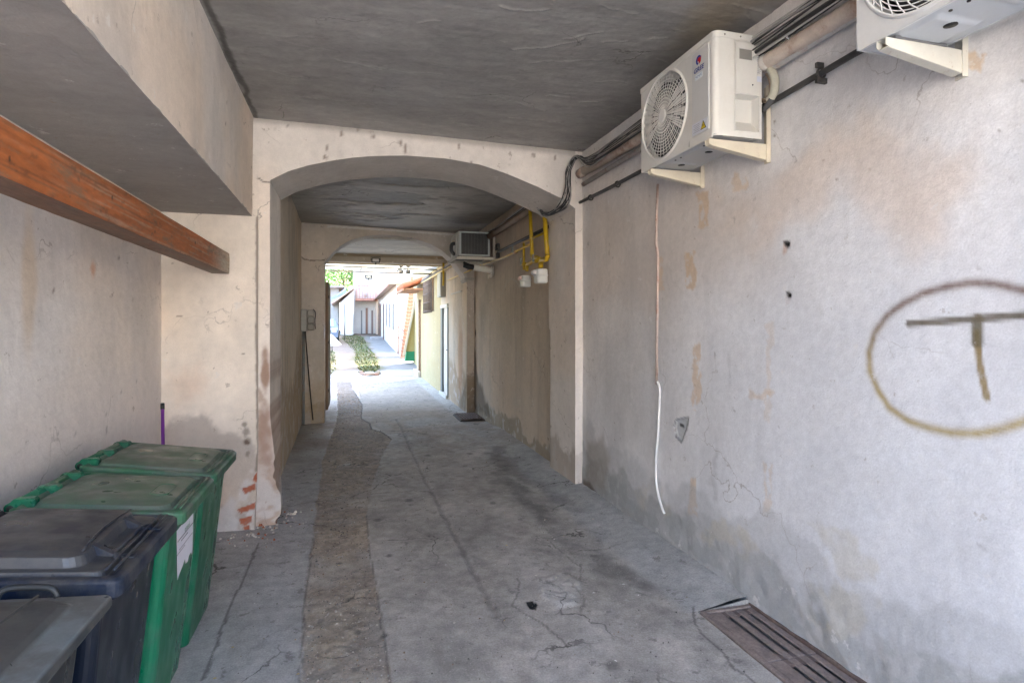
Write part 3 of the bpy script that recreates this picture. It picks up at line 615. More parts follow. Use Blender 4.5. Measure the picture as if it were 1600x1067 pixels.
# camera-facing edge of the pilaster, door reveals, thickness behind
mb.grid(spaced([(XW, 2.36, .03)]), spaced([(-.05, 3.3, .04)]), lambda a, b: (a, 10.66+0*a, b), lambda a, b: mix(plaster(a, b, (.42, .39, .35), 84, .7, (.24, .19, .13), .4, .3), (.12, .09, .06), (1-ss(b, .2, .8))*.5))
for y in (12.72, 13.78, 15.0, 16.6): mb.box(XW+.001, XW+.3, y-.012, y+.012, -.05, 3.3, (.5, .45, .3))
mb.box(XW+.001, XW+.3, 12.72, 13.78, 2.13, 2.15, (.5, .45, .3)); mb.box(XW+.3, XW+.34, 10.7, 17.1, -.05, 3.4, (.4, .36, .3))
mb.box(XW+.001, XW+.29, 15.0, 16.6, 2.03, 2.05, (.5, .45, .3))
mb.build('wall', M['plaster'], pil)
mb = MB(); mb.box(XW-.05, XW, 10.60, 11.1, 2.50, 2.54, (.45, .42, .37), .01); mb.box(XW-.03, XW, 10.62, 11.08, 2.46, 2.50, (.45, .42, .37)); mb.box(XW-.05, 2.30, 10.60, 10.655, 2.50, 2.54, (.42, .4, .36))
mb.build('capital', M['plaster'], pil)
mb = MB(); mb.box(XW-.02, XW-.001, 11.15, 12.3, 2.30, 2.33, (.5, .47, .42)); mb.build('moulding', M['plaster'], pil)
# last bay left wall + lintel
mb = MB(); mb.grid(spaced([(10.3, 13.0, .1)]), spaced([(-.05, 3.4, .1)]), lambda a, b: (-.86+0*a, a, b), lambda a, b: plaster(a, b, (.5, .44, .35), 88, 1, (.3, .22, .14)), (-.3, 0, 0))
mb.build('side_wall', M['plaster'], label='short wall behind the wooden gate leaf', cat='wall', loc=(-.86, 11, 0))
mb = MB(); mb.box(-1.2, XW+.1, 12.9, 13.12, 3.01, 3.5, (.50, .44, .35), .01); mb.box(-1.2, XW+.1, 13.122, 13.18, 2.985, 3.3, (.62, .5, .3)); mb.box(-1.2, XW+.1, 12.86, 12.898, 3.13, 3.20, (.34, .28, .2))
mb.build('lintel_beam', M['plaster'], label='flat beam across the end of the passage carrying a small floodlight', cat='beam', loc=(.7, 12.9, 3.0))
# closing masonry above so that no daylight leaks in
mb = MB(); mb.box(-3.5, 4.5, -1.3, 13.0, 3.75, 7.5, (.55, .52, .47)); mb.box(-3.5, -1.76, -1.28, 13.0, -.05, 3.74, (.55, .52, .47)); mb.box(2.62, 4.5, -1.28, 13.0, -.05, 3.74, (.55, .52, .47))
mb.box(-1.75, -.90, 5.6, 12.9, -.05, 3.74, (.5, .47, .42)); mb.build('building_mass', M['far'], label='upper storey and flanks of the building pierced by the passage', cat='building', loc=(0, 5, 0))
# ================================================================ WHEELIE BINS
def wheelie(name, label, cx, cy, W_, D_, zf, zb, body, lid, style, group='wheelie bins standing in a row', rot=0):
    t = thing(name, (cx, cy, 0), label, 'bin', group)
    hx, hy = D_/2, W_/2; mb = MB()
    secs = []
    for z, tx, ty, r_ in ((.02, .13, .055, .03), (.05, .125, .05, .04), (.35, .085, .034, .04), (zf-.10, .035, .012, .035), (zf-.095, .015, .002, .03), (zf-.02, .012, 0, .03)):
        # front tapers more than the back
        secs.append(rr(cx-tx*.25+ (-.0), cy, hx-tx*.62, hy-ty, r_, z, 5))
    mb.loft(secs, body, smooth=False)
    BM, LM = (M['bin'], M['binlid']) if style == 'green' else (M['darkbin'], M['darklid']); o = mb.build('body', BM, t)
    for p in o.data.polygons: p.use_smooth = False
    # lid with sloping top: x normalised front(+)..back(-)
    def zz(x, dz): return zf+(zb-zf)*((cx+hx)-x)/(2*hx)+dz
    def ring(ix, iy, r_, dz, ox=0): return [(x, y, zz(x, dz)) for x, y, _ in rr(cx+ox, cy, hx+ix, hy+iy, r_, 0, 5)]
    mb = MB()
    if style == 'green':
        rings = [ring(.020, .010, .045, -.055), ring(.030, .016, .05, -.045), ring(.032, .016, .05, -.004), ring(.022, .010, .045, .004), ring(-.005, -.012, .04, .006), ring(-.012, -.020, .04, -.006), ring(-.03, -.032, .04, -.006), ring(-.042, -.044, .05, .012), ring(-.09, -.09, .05, .019), ring(-.16, -.16, .04, .022)]
    elif style == 'dark':
        rings = [ring(.025, .012, .03, -.065), ring(.035, .018, .035, -.055), ring(.036, .018, .035, -.010), ring(.026, .010, .03, -.002), ring(.004, -.008, .03, .000), ring(-.004, -.014, .03, -.014), ring(-.022, -.024, .03, -.014), ring(-.03, -.030, .03, .004), ring(-.075, -.05, .05, .006, -.01), ring(-.082, -.060, .05, .036, -.012), ring(-.12, -.10, .05, .042, -.014), ring(-.16, -.16, .04, .044)]
    else:
        rings = [ring(.030, .012, .015, -.035), ring(.036, .016, .018, -.028), ring(.036, .016, .018, -.006), ring(.030, .012, .016, .000), ring(-.035, -.035, .03, .002), ring(-.04, -.040, .05, .012), ring(-.052, -.052, .06, .022), ring(-.10, -.10, .06, .030), ring(-.16, -.16, .05, .034)]
    nr_ = len(rings[0]); cl_ = []
    for i_ in range(len(rings)):
        f_ = i_/(len(rings)-1); base_ = np.array(lid)*(1.0 if style != 'flat' else (4.2 if i_ in (3, 4) else 1.0))
        if f_ > .62: base_ = base_*.66+np.array((.15, .148, .14) if style == 'green' else (.09, .09, .088))*.34
        cl_ += [base_]*nr_
    mb.loft(rings, np.array(cl_), smooth=False)
    lo = mb.build('lid', LM, t)
    mod = lo.modifiers.new('b', 'BEVEL'); mod.width = .003; mod.segments = 2; mod.limit_method = 'ANGLE'
    mod = o.modifiers.new('b', 'BEVEL'); mod.width = .004; mod.segments = 2; mod.limit_method = 'ANGLE'
    # raised details on the lid
    if style != 'flat':
        for dx in ((.004, .024) if style == 'green' else (.008, .030)):
            mb = MB(); mb.tube([(cx+hx-dx+.012, y, zz(cx+hx-dx, .009)) for y in np.linspace(cy-hy+.03, cy+hy-.03, 8)], .0042, 6, lid); mb.build('rim_ridge', LM, lo)
    if style != 'green':
        mb = MB(); mb.tube([(cx+hx-.10-.02*math.sin(q*3), cy-hy*.7+q*hy*1.4, zz(cx+hx-.1, .047)) for q in np.linspace(0, 1, 7)], .004, 5, lid); mb.build('moulded_crease', LM, lo)
    mb = MB()
    if style == 'green':
        x0 = cx+hx-.115
        P = rr(x0, cy-.02, .035, .085, .03, 0, 4)
        mb.tube([(x, y, zz(x, .020)) for x, y, _ in P]+[(P[0][0], P[0][1], zz(P[0][0], .020))], .0035, 6, lid)
        mb.build('grip_mark', LM, t)
    if style == 'dark':
        for yy in (cy-hy*.45, cy+hy*.45):
            mb.loft([[(x, yy-.012+q*.024, zz(x, dz)) for q in (0, 1)]+[(x, yy+.012-q*.024, zz(x, .0)) for q in (0, 1)] for x, dz in ((cx+hx-.10, .042), (cx+hx-.03, .008), (cx+hx+.02, .004))], lid)
        mb.tube([(x, y, zz(x, .006)) for x, y in ((cx+hx-.02, cy-.17), (cx+hx-.045, cy-.12), (cx+hx-.045, cy+.12), (cx+hx-.02, cy+.17))], .009, 6, lid)
        mb.build('reinforcing_rib', LM, t)
    if style == 'flat':
        yh = cy+hy-.030
        mb.tube(smoothpts([(cx+.05, yh, zz(cx+.05, .012)), (cx+.06, yh, zz(cx, .032)), (cx+.085, yh+.004, zz(cx, .040)), (cx+.15, yh+.004, zz(cx+.1, .042)), (cx+.18, yh, zz(cx+.1, .034)), (cx+.19, yh, zz(cx+.1, .012))], 4), .0085, 6, (.022, .026, .03))
        mb.build('strap_handle', M['dark'], t)
    # hinge tube, lugs, side handles
    xb = cx-hx-.022; mb = MB()
    mb.cyl((xb, cy-hy+.01, zb+.002), (xb, cy+hy-.01, zb+.002), .021, 12, body)
    for yy in (cy-hy+.05, cy-.04, cy+hy-.11): mb.box(xb-.02, xb+.06, yy, yy+.05, zb-.03, zb+.024, body, .008)
    h = mb.build('hinge_bar', BM, t)
    for s_ in (-1, 1):
        mb = MB(); mb.cyl((xb, cy+s_*(hy-.012), zb+.002), (xb, cy+s_*(hy-.0085), zb+.002), .0125, 12, (.01, .01, .01)); mb.build('end_cap', M['dark'], h)
    for s_ in (-1, 1):
        mb = MB(); y = cy+s_*(hy-.075)
        mb.tube([(cx-hx*.72, y+s_*(-.022), .1), (cx-hx*.72, y+s_*.022, .1)], .1, 20, (.02, .02, .02))
        wh = mb.build('wheel', M['dark'], t)
        mb = MB(); mb.tube([(cx-hx*.72, y-.026, .1), (cx-hx*.72, y+.026, .1)], .055, 14, (.06, .06, .065)); mb.build('hub', M['plastic'], wh)
    return t, zz
b4, _ = wheelie('wheelie_bin', 'green wheelie bin without a sticker, farthest in the row', -.945, 3.490, .575, .54, .900, .975, (.003, .105, .053), (.022, .105, .055), 'green')
b3, zz3 = wheelie('wheelie_bin', 'green wheelie bin with a torn white sticker on its front', -.940, 2.878, .555, .54, .895, .955, (.003, .13, .065), (.030, .125, .065), 'green')
b2, _ = wheelie('wheelie_bin', 'blue-black wheelie bin with a stepped dusty lid', -.965, 2.285, .59, .545, .895, .955, (.004, .008, .018), (.004, .012, .032), 'dark')
b1, _ = wheelie('wheelie_bin', 'grey-black bin with a strap handle on its scuffed lid, nearest the camera', -.955, 1.60, .56, .545, .885, .925, (.012, .014, .016), (.035, .040, .042), 'flat')
# torn sticker on the front of the green bin (body front face at x)
def fx(z, hx=.27, cx=-.940):   # front x of the body at height z
    a = [(.05, .125), (.35, .085), (.795, .035)]
    tx = np.interp(z, [q[0] for q in a], [q[1] for q in a]); return cx-tx*.25+hx-tx*.62+.0016
stp = [(276, 824), (283, 812), (291, 803), (302, 787), (302, 800), (301.5, 818), (300.5, 858), (300, 866), (298, 862), (295, 868), (293, 877), (290, 880), (289, 872), (285, 884), (281, 894), (277, 906)]
def SB(u, v):
    x = -.69
    for _ in range(6): p = onX(u, v, x); x = fx(p[2])
    return (p[1], p[2])
sp = [SB(*q) for q in stp]; sp = [(min(y, 3.075), z) for y, z in sp]
mb = MB(); mb.add([(fx(z)+.0006, y, z) for y, z in sp]+[(fx(z)-.0006, y, z) for y, z in sp], [tuple(range(len(sp))), tuple(range(len(sp), 2*len(sp)))[::-1]], (.68, .67, .74))
stk = mb.build('torn_sticker', M['label'], b3)
mb = MB()
def sl_(y0, y1, z, hgt, col, slope=0): 
    mb.add([(fx(z)+.0016, y0, z), (fx(z)+.0016, y1, z+slope), (fx(z+hgt)+.0016, y1, z+hgt+slope), (fx(z+hgt)+.0016, y0, z+hgt)], [(0, 1, 2, 3)], col)
ym, yM = sp[0][0]+.02, 3.055
zt = (sp[0][1]+sp[5][1])/2
for k, (f0, f1, dz, h_, cc) in enumerate(((.05, .95, -.035, .006, (.12, .12, .14)), (.25, .6, -.052, .006, (.12, .12, .14)), (.2, .9, -.085, .005, (.2, .2, .22)), (.08, .5, -.098, .005, (.2, .2, .22)))):
    x = ym+(yM-ym)*f0; xe = ym+(yM-ym)*f1
    while x < xe-.004:
        l_ = random.uniform(.006, .016); sl_(x, min(x+l_, xe), zt+dz, h_, cc); x += l_+.003
    mb.build('printed_line', M['print'], stk); mb = MB()
def text_mesh(body, size, mapf, col, m, name, parent, shear=0, extr=.0004, bold=0):
    cu = bpy.data.curves.new(name, 'FONT'); cu.body = body; cu.size = size; cu.shear = shear; cu.align_x = 'CENTER'; cu.extrude = 0; cu.offset = bold
    ob = bpy.data.objects.new(name, cu); C.objects.link(ob); dg = bpy.context.evaluated_depsgraph_get()
    me = bpy.data.meshes.new_from_object(ob.evaluated_get(dg)); bpy.data.objects.remove(ob)
    P = [mapf(v.co.x, v.co.y) for v in me.vertices]; F = [tuple(p.vertices) for p in me.polygons]; bpy.data.meshes.remove(me)
    mb = MB(); mb.add(P, F, col); return mb.build(name, m, parent)
text_mesh('orasul', .032, lambda x, y: (fx(zt)+.0018, (ym+yM)/2+x*1.1, zt-.022+y), (.05, .25, .13), M['print'], 'green_lettering', stk)
mb = MB(); mb.tube([(fx(zt+.05)+.002, (ym+yM)/2+.02*math.cos(a), zt+.055+.022*math.sin(a)) for a in np.linspace(.5, 5.6, 14)], .0012, 5, (.05, .25, .13)); mb.tube([(fx(zt)+.002, (ym+yM)/2+.01, zt+.03), (fx(zt)+.002, (ym+yM)/2+.018, zt+.07)], .0012, 5, (.05, .25, .13)); mb.build('green_emblem', M['print'], stk)
# purple broom handle in the corner
mb = MB(); q0 = onX(255, 628, -1.36); 
mb.tube([(-1.30, 4.75, 0.0), (-1.385, 5.02, 1.0)], .0125, 10, (.20, .035, .30)); 
root = thing('broom_handle', (-1.30, 4.75, 0), 'purple broomstick leaning in the corner behind the green bins', 'broom')
mb.build('stick', M['plastic'], root)
mb = MB(); mb.tube([(-1.3852, 5.0205, 1.0), (-1.389, 5.032, 1.045)], .0145, 10, (.02, .02, .02)); mb.tube([(-1.3888, 5.0315, 1.043), (-1.3892, 5.0328, 1.048)], .009, 10, (.5, .5, .5)); mb.build('end_cap', M['plastic'], root)
mb = MB(); mb.box(-1.36, -1.24, 4.6, 4.9, .0, .05, (.1, .03, .2), .01); mb.build('brush_head', M['plastic'], root)
# orange-brown timber
mb = MB(); SYY = spaced([(Y0, 1.6, .05), (1.6, 5.19, .010)])
def wpaint(a, b):
    c = np.zeros(a.shape+(3,))+np.array((.34, .105, .032)); c *= (.62+.76*fbm(a*2.2, b*6, 4, 6))[..., None]
    c = mix(c, (.36, .27, .20), ss(fbm(a*1.4, b*13, 7, 6), .54, .72)*.6)
    c = mix(c, (.07, .04, .025), ss(fbm(a*1.1, b*42, 17, 4), .66, .74)*.45)
    c = mix(c, (.09, .05, .03), ss(fbm(a*16, b*5, 9, 5), .66, .76)*.5)
    for yk in (2.0, 2.75, 3.3, 4.1, 4.6): c = mix(c, (.03, .02, .015), 1-ss(np.hypot(a-yk, (b-.45-.2*math.sin(yk*5))*.165), .005, .012))
    c = mix(c, (.10, .04, .02), (1-ss(b, .0, .045))*ss(fbm(a*5, a*0+.5, 3), .35, .65)*.8)
    return mix(c, (.42, .36, .28), ss(a, 4.4, 5.0)*1.0*(.55+.7*fbm(a*4, b*14, 6)))
wz = lambda a, t: 2.072+.004*(fbm(a*2, t*0, 5)-.5)+t*.165
def wf(a, t): return (-.945+.006*(fbm(a*3, t*4, 3)-.5)-.004*(t < .01)*fbm(a*12, t, 3), a, wz(a, t))
mb.grid(SYY, np.linspace(0, 1, 22), wf, lambda a, t: wpaint(a, t*1.0))
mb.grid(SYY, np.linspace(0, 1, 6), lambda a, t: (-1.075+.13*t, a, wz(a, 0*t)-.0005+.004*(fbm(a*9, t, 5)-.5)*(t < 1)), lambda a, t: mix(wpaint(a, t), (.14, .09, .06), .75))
mb.grid(SYY, np.linspace(0, 1, 3), lambda a, t: (-1.075+.13*t, a, wz(a, 0*t+1)), lambda a, t: wpaint(a, t))
mb.box(-1.074, -.95, 5.186, 5.192, 2.073, 2.235, (.3, .2, .12)); mb.box(-1.0755, -1.0745, Y0, 5.19, 2.072, 2.237, (.35, .1, .03))
mb.build('timber_beam', M['wood'], label='orange-brown painted timber beam with chipped edges above the bins', cat='beam', loc=(-1, 2, 2.07))
# ================================================================ AIR CONDITIONERS
def circ(y, z, r, x, n=48, a0=0): return [(x, y+r*math.cos(a0+2*math.pi*k/n), z+r*math.sin(a0+2*math.pi*k/n)) for k in range(n)]
def ac_unit(name, loc, label, Wd=.81, D=.30, Hh=.56, style='radial'):
    X, Y_, Z_ = loc; t = thing(name, loc, label, 'air conditioner', 'air conditioner units on the plastered wall')
    col = (.66, .65, .61) if style == 'radial' else (.66, .67, .67)
    fy, fz, fr = Y_+Wd-.285, Z_+Hh/2+.005, .262
    n = 64; mb = MB(); b_ = .02
    # front panel: square outline to round opening
    def sq(x, ins, rad):
        hy, hz = .285-ins, Hh/2-ins; pts = []
        for k in range(n):
            a = 2*math.pi*k/n; c_, s_ = math.cos(a), math.sin(a); m_ = min(hy/max(abs(c_), 1e-6), hz/max(abs(s_), 1e-6))
            pts.append((x, fy+c_*m_, Z_+Hh/2+s_*m_))
        return pts
    mb.loft([sq(X, 0, 0), circ(fy, fz, fr+.012, X, n), circ(fy, fz, fr+.006, X-.006, n), circ(fy, fz, fr-.004, X-.004, n), circ(fy, fz, fr-.008, X+.05, n)], col, (False, False), smooth=False)
    # right plain part of the front and remaining box
    yA = fy-.285
    mb.add([(X, Y_+.03, Z_), (X, yA, Z_), (X, yA, Z_+Hh), (X, Y_+.03, Z_+Hh)], [(0, 1, 2, 3)], col)
    # rounded service corner
    rc = [(X+.03-.03*math.cos(R(a)), Y_+.03-.03*math.sin(R(a))) for a in range(0, 91, 15)]
    mb.add([(x, y, Z_) for x, y in rc]+[(x, y, Z_+Hh) for x, y in rc], [(i, i+1, i+8, i+7) for i in range(6)], col, True)
    # service side with a moulded pocket
    xs = [X+.03, X+.125, X+.145, X+.265, X+.285, X+D]; p0, p1_ = Z_+.035, Z_+.235
    for (x0, x1, z0, z1) in ((X+.03, X+.125, Z_, Z_+Hh), (X+.285, X+D, Z_, Z_+Hh), (X+.125, X+.285, Z_, p0), (X+.125, X+.285, p1_, Z_+Hh)):
        mb.add([(x0, Y_, z0), (x1, Y_, z0), (x1, Y_, z1), (x0, Y_, z1)], [(0, 1, 2, 3)], col)
    a_ = [(X+.125, p0), (X+.285, p0), (X+.285, p1_), (X+.125, p1_)]; b2_ = [(X+.15, p0+.07), (X+.28, p0+.07), (X+.28, p1_-.004), (X+.15, p1_-.004)]
    mb.add([(x, Y_, z) for x, z in a_]+[(x, Y_+.06, z) for x, z in b2_], [(0, 1, 5, 4), (1, 2, 6, 5), (2, 3, 7, 6), (3, 0, 4, 7), (4, 5, 6, 7)], col)
    # back, far end, top
    mb.add([(X, Y_+Wd, Z_), (X+D, Y_+Wd, Z_), (X+D, Y_+Wd, Z_+Hh), (X, Y_+Wd, Z_+Hh)], [(0, 1, 2, 3)], col)
    mb.add([(X+D, Y_, Z_), (X+D, Y_+Wd, Z_), (X+D, Y_+Wd, Z_+Hh), (X+D, Y_, Z_+Hh)], [(0, 1, 2, 3)], col)
    mb.build('casing', M['acmetal'], t)
    mb = MB(); o_ = [(X+D+.003, Y_-.004), (X+D+.003, Y_+Wd+.004), (X-.004, Y_+Wd+.004), (X-.004, Y_+.03)]+[(X+.03-.034*math.cos(R(a)), Y_+.03-.034*math.sin(R(a))) for a in range(15, 91, 15)]
    mb.loft([[(x, y, Z_+Hh-.03) for x, y in o_], [(x, y, Z_+Hh+.002) for x, y in o_], [(x+(.006 if x < X+.1 else -.006), y+(.006 if y < Y_+.2 else -.006), Z_+Hh+.008) for x, y in o_]], col)
    tp = mb.build('top_cover', M['acmetal'], t)
    for k in range(3): mb = MB(); mb.cyl((X+.06+k*.1, Y_-.004, Z_+Hh-.014), (X+.06+k*.1, Y_-.0065, Z_+Hh-.014), .005, 10, (.25, .24, .22)); mb.build('screw', M['metal'], tp)
    # bottom pan with pressed beads and drain holes
    mb = MB(); gc = (.38, .39, .40) if style == 'radial' else (.50, .53, .56)
    def pan(a, b): return (a, b, Z_+.006-.010*(ss(np.abs(((b-Y_)*3.2+.5) % 1-.5), .34, .26)*ss(np.abs(a-X-D/2), .11, .09))+0*a)
    mb.grid(spaced([(X+.001, X+D-.001, .006)]), spaced([(Y_+.002, Y_+Wd-.002, .009)]), pan, lambda a, b: np.zeros(a.shape+(3,))+np.array(gc))
    mb.box(X+.002, X+.012, Y_+.03, Y_+Wd-.01, Z_-.004, Z_+.004, col)
    pn = mb.build('base_pan', M['acmetal'], t)
    for yy in (.27, .56): mb = MB(); mb.cyl((X+D/2, Y_+yy, Z_-.001), (X+D/2, Y_+yy, Z_-.0055), .022, 16, (.01, .01, .01)); mb.build('drain_hole', M['dark'], pn)
    for q in range(6): mb = MB(); mb.cyl((X+.07, Y_+.2+q*.06, Z_+.008), (X+.07, Y_+.2+q*.06, Z_+.002), .006, 8, (.01, .01, .01)); mb.build('drain_hole', M['dark'], pn)
    for yy in (.10, Wd-.12):
        mb = MB(); mb.box(X+.03, X+D-.02, Y_+yy-.02, Y_+yy+.02, Z_-.012, Z_-.001, (.35, .35, .35)); mb.build('foot', M['metal'], t)
    # fan: dark well, blades, hub
    mb = MB(); mb.loft([circ(fy, fz, fr-.006, X+.05, 48), circ(fy, fz, fr-.012, X+.17, 48), circ(fy, fz, .02, X+.175, 48)], (.012, .012, .012), (False, True)); mb.build('fan_well', M['dark'], t)
    mb = MB()
    for k in range(3):
        a0 = 2*math.pi*k/3+.4; P = []
        for i in range(7):
            for j in range(6):
                rd = .05+(fr-.075)*j/5; an = a0+(i/6)*1.25+.25*(j/5)
                P.append((X+.055+.06*i/6+.01*math.sin(j), fy+rd*math.cos(an), fz+rd*math.sin(an)))
        F = [(i*6+j, i*6+j+1, (i+1)*6+j+1, (i+1)*6+j) for i in range(6) for j in range(5)]
        mb.add(P+[(p[0]+.004, p[1], p[2]) for p in P], F+[tuple(42+q for q in f) for f in F], (.045, .045, .045), True)
    mb.cyl((X+.05, fy, fz), (X+.14, fy, fz), .055, 24, (.06, .06, .06)); mb.build('fan_blades', M['plastic'], t)
    # guard
    mb = MB(); gcol = (.70, .69, .65) if style == 'radial' else (.72, .73, .73)
    if style == 'radial':
        for k in range(1, 12):
            rd = .045+k*(fr-.045)/11.4
            for q in range(4):   # open sectors with rings, closed ones are radial only
                a0, a1 = [(R(38), R(142)), (R(218), R(322))][q % 2]
                if q > 1: continue
                mb.tube([(X+.004-.010*(1-(rd/fr)**2), fy+rd*math.cos(a), fz+rd*math.sin(a)) for a in np.linspace(a0, a1, 22)], .0019, 5, gcol)
        for k in range(4):
            rd = .05+.055*k
            mb.tube([(X+.006-.010*(1-(rd/fr)**2), fy+rd*math.cos(a), fz+rd*math.sin(a)) for a in np.linspace(0, 2*math.pi, 60)], .0020, 5, gcol)
        for k in range(40):
            a = 2*math.pi*k/40
            op = R(38) < a < R(142) or R(218) < a < R(322)
            w_ = .0021 if op else .0026
            mb.tube([(X+.004-.010*(1-(rd/fr)**2), fy+rd*math.cos(a), fz+rd*math.sin(a)) for rd in (.04, .12, .2, fr)], w_, 5, gcol)
        # closed sectors: thin plates between the spokes with narrow slots
        for (s0, s1) in ((-36, 36), (144, 216)):
            na = 19
            for i in range(na):
                a0 = R(s0+(s1-s0)*(i+.09)/na); a1 = R(s0+(s1-s0)*(i+.91)/na)
                for (ra, rb) in ((.05, .13), (.132, .205), (.207, fr)):
                    if (i+int(ra*50)) % 5 == 0: continue
                    mb.add([(X+.003-.010*(1-(r_/fr)**2), fy+r_*math.cos(a), fz+r_*math.sin(a)) for r_, a in ((ra, a0), (rb, a0), (rb, a1), (ra, a1))], [(0, 1, 2, 3)], gcol)
    else:
        for k in range(1, 15):
            rd = .05+k*(fr-.05)/14
            mb.tube([(X+.004-.006*(1-(rd/fr)**2), fy+rd*math.cos(a), fz+rd*math.sin(a)) for a in np.linspace(0, 2*math.pi, 72)], .0023, 5, gcol)
        for k in range(30):
            a = 2*math.pi*k/30
            mb.tube([(X+.003-.008*(1-(rd/fr)**2), fy+rd*math.cos(a+1.5*(1-rd/fr)), fz+rd*math.sin(a+1.5*(1-rd/fr))) for rd in np.linspace(.04, fr, 9)], .0026, 5, gcol)
    mb.tube([(X-.004, fy+fr*math.cos(a), fz+fr*math.sin(a)) for a in np.linspace(0, 2*math.pi, 80)], .005, 6, gcol)
    g = mb.build('fan_guard', M['acmetal'], t)
    mb = MB(); mb.loft([circ(fy, fz, .044, X-.002, 28), circ(fy, fz, .042, X-.010, 28), circ(fy, fz, .03, X-.013, 28)], gcol); mb.build('guard_boss', M['acmetal'], g)
    if style == 'radial':
        # decorative strip panel with logo and labels
        y0, y1 = Y_+.045, Y_+.205; mb = MB(); mb.box(X-.006, X+.002, y0, y1, Z_+.045, Z_+Hh-.045, (.58, .58, .57), .003); pn = mb.build('front_strip', M['acmetal'], t)
        cy_, cz_ = (y0+y1)/2+.012, Z_+.46; xx = X-.0075
        mb = MB(); A_ = np.linspace(R(20), R(250), 24)
        mb.add([(xx, cy_-.026*math.cos(a), cz_+.026*math.sin(a)) for a in A_]+[(xx, cy_-.004-.016*math.cos(a), cz_-.002+.015*math.sin(a)) for a in A_], [(i, i+1, 25+i, 24+i) for i in range(23)], (.02, .045, .30))
        mb.add([(xx, cy_-y, cz_+z) for y, z in ((-.010, .014), (.026, .014), (.020, -.016), (.004, -.024), (.000, -.006), (-.012, -.006))], [(0, 1, 2, 3, 4, 5)], (.55, .015, .02))
        mb.build('emblem', M['print'], pn)
        text_mesh('GREE', .036, lambda x, y: (xx, cy_-x*1.15, cz_-.062+y), (.02, .04, .22), M['print'], 'lettering', pn, .2, bold=.0008)
        mb = MB(); mb.box(xx-.0005, xx+.001, cy_-.035, cy_+.035, cz_-.105, cz_-.075, (.62, .68, .72)); lb = mb.build('model_label', M['label'], pn)
        mb = MB(); mb.tube(smoothpts([(xx-.001, cy_+.028-k*.0062, cz_-.09+.006*math.sin(k*1.9)) for k in range(10)], 3), .0009, 4, (.03, .05, .25)); mb.build('script_mark', M['print'], lb)
        mb = MB(); mb.box(xx-.0005, xx+.001, y0+.012, y1-.006, Z_+.05, Z_+.115, (.60, .62, .68)); wl = mb.build('warning_label', M['label'], pn)
        mb = MB(); c0 = y0+.045; mb.add([(xx-.002, c0+.027, Z_+.06), (xx-.002, c0-.027, Z_+.06), (xx-.002, c0, Z_+.107)], [(0, 1, 2)], (.02, .02, .02)); mb.add([(xx-.0028, c0+.021, Z_+.064), (xx-.0028, c0-.021, Z_+.064), (xx-.0028, c0, Z_+.101)], [(0, 1, 2)], (.75, .55, .02))
        mb.add([(xx-.0035, c0-.003, Z_+.092), (xx-.0035, c0+.007, Z_+.079), (xx-.0035, c0+.001, Z_+.079), (xx-.0035, c0+.004, Z_+.068), (xx-.0035, c0-.006, Z_+.081), (xx-.0035, c0, Z_+.081)], [(0, 1, 2, 3, 4, 5)], (.02, .02, .02))
        mb.build('warning_triangle', M['print'], wl)
        mb = MB()
        for k in range(5): mb.box(xx-.0012, xx-.0004, c0+.035, c0+.095-.01*(k % 2), Z_+.062+k*.010, Z_+.064+k*.010, (.25, .25, .28))
        mb.build('small_print', M['print'], wl)
        # service cover with finger recess
        mb = MB(); x0, x1 = X+.13, X+.265; z0, z1 = Z_+.24, Z_+Hh-.05; yf = Y_-.007
        def fr_(xa, xb, za, zb): mb.box(xa, xb, yf, Y_+.001, za, zb, col, .002)
        fr_(x0, x1, z0, z1-.085); fr_(x0, x1, z1-.028, z1); fr_(x0, x0+.022, z1-.085, z1-.028); fr_(x1-.03, x1, z1-.085, z1-.028)
        mb.add([(x0+.02, Y_-.002, z1-.087), (x1-.028, Y_-.002, z1-.087), (x1-.028, Y_-.0015, z1-.026), (x0+.02, Y_-.0015, z1-.026)], [(0, 1, 2, 3)], (.25, .24, .22))
        mb.tube([(x0-.008, yf+.002, Z_+.03), (x0-.008, yf+.002, z1+.012), (x1+.028, yf+.002, z1+.012)], .0035, 6, col)
        cv = mb.build('service_cover', M['acmetal'], t)
        mb = MB(); mb.cyl((x1-.03, yf-.003, z0+.05), (x1-.03, yf+.002, z0+.05), .004, 10, (.08, .08, .1)); mb.build('screw', M['metal'], cv)
        mb = MB(); mb.box(X+.27, X+.297, Y_-.0015, Y_+.0005, Z_+.35, Z_+.505, (.60, .60, .58)); mb.box(X+.268, X+.297, Y_-.0015, Y_+.0005, Z_+.315, Z_+.345, (.60, .64, .74)); pl_ = mb.build('rating_plate', M['label'], t)
        mb = MB()
        for k in range(13): mb.box(X+.272, X+.272+random.uniform(.012, .022), Y_-.0025, Y_-.0017, Z_+.362+k*.0105, Z_+.3645+k*.0105, (.15, .15, .17))
        mb.build('small_print', M['print'], pl_)
    return t
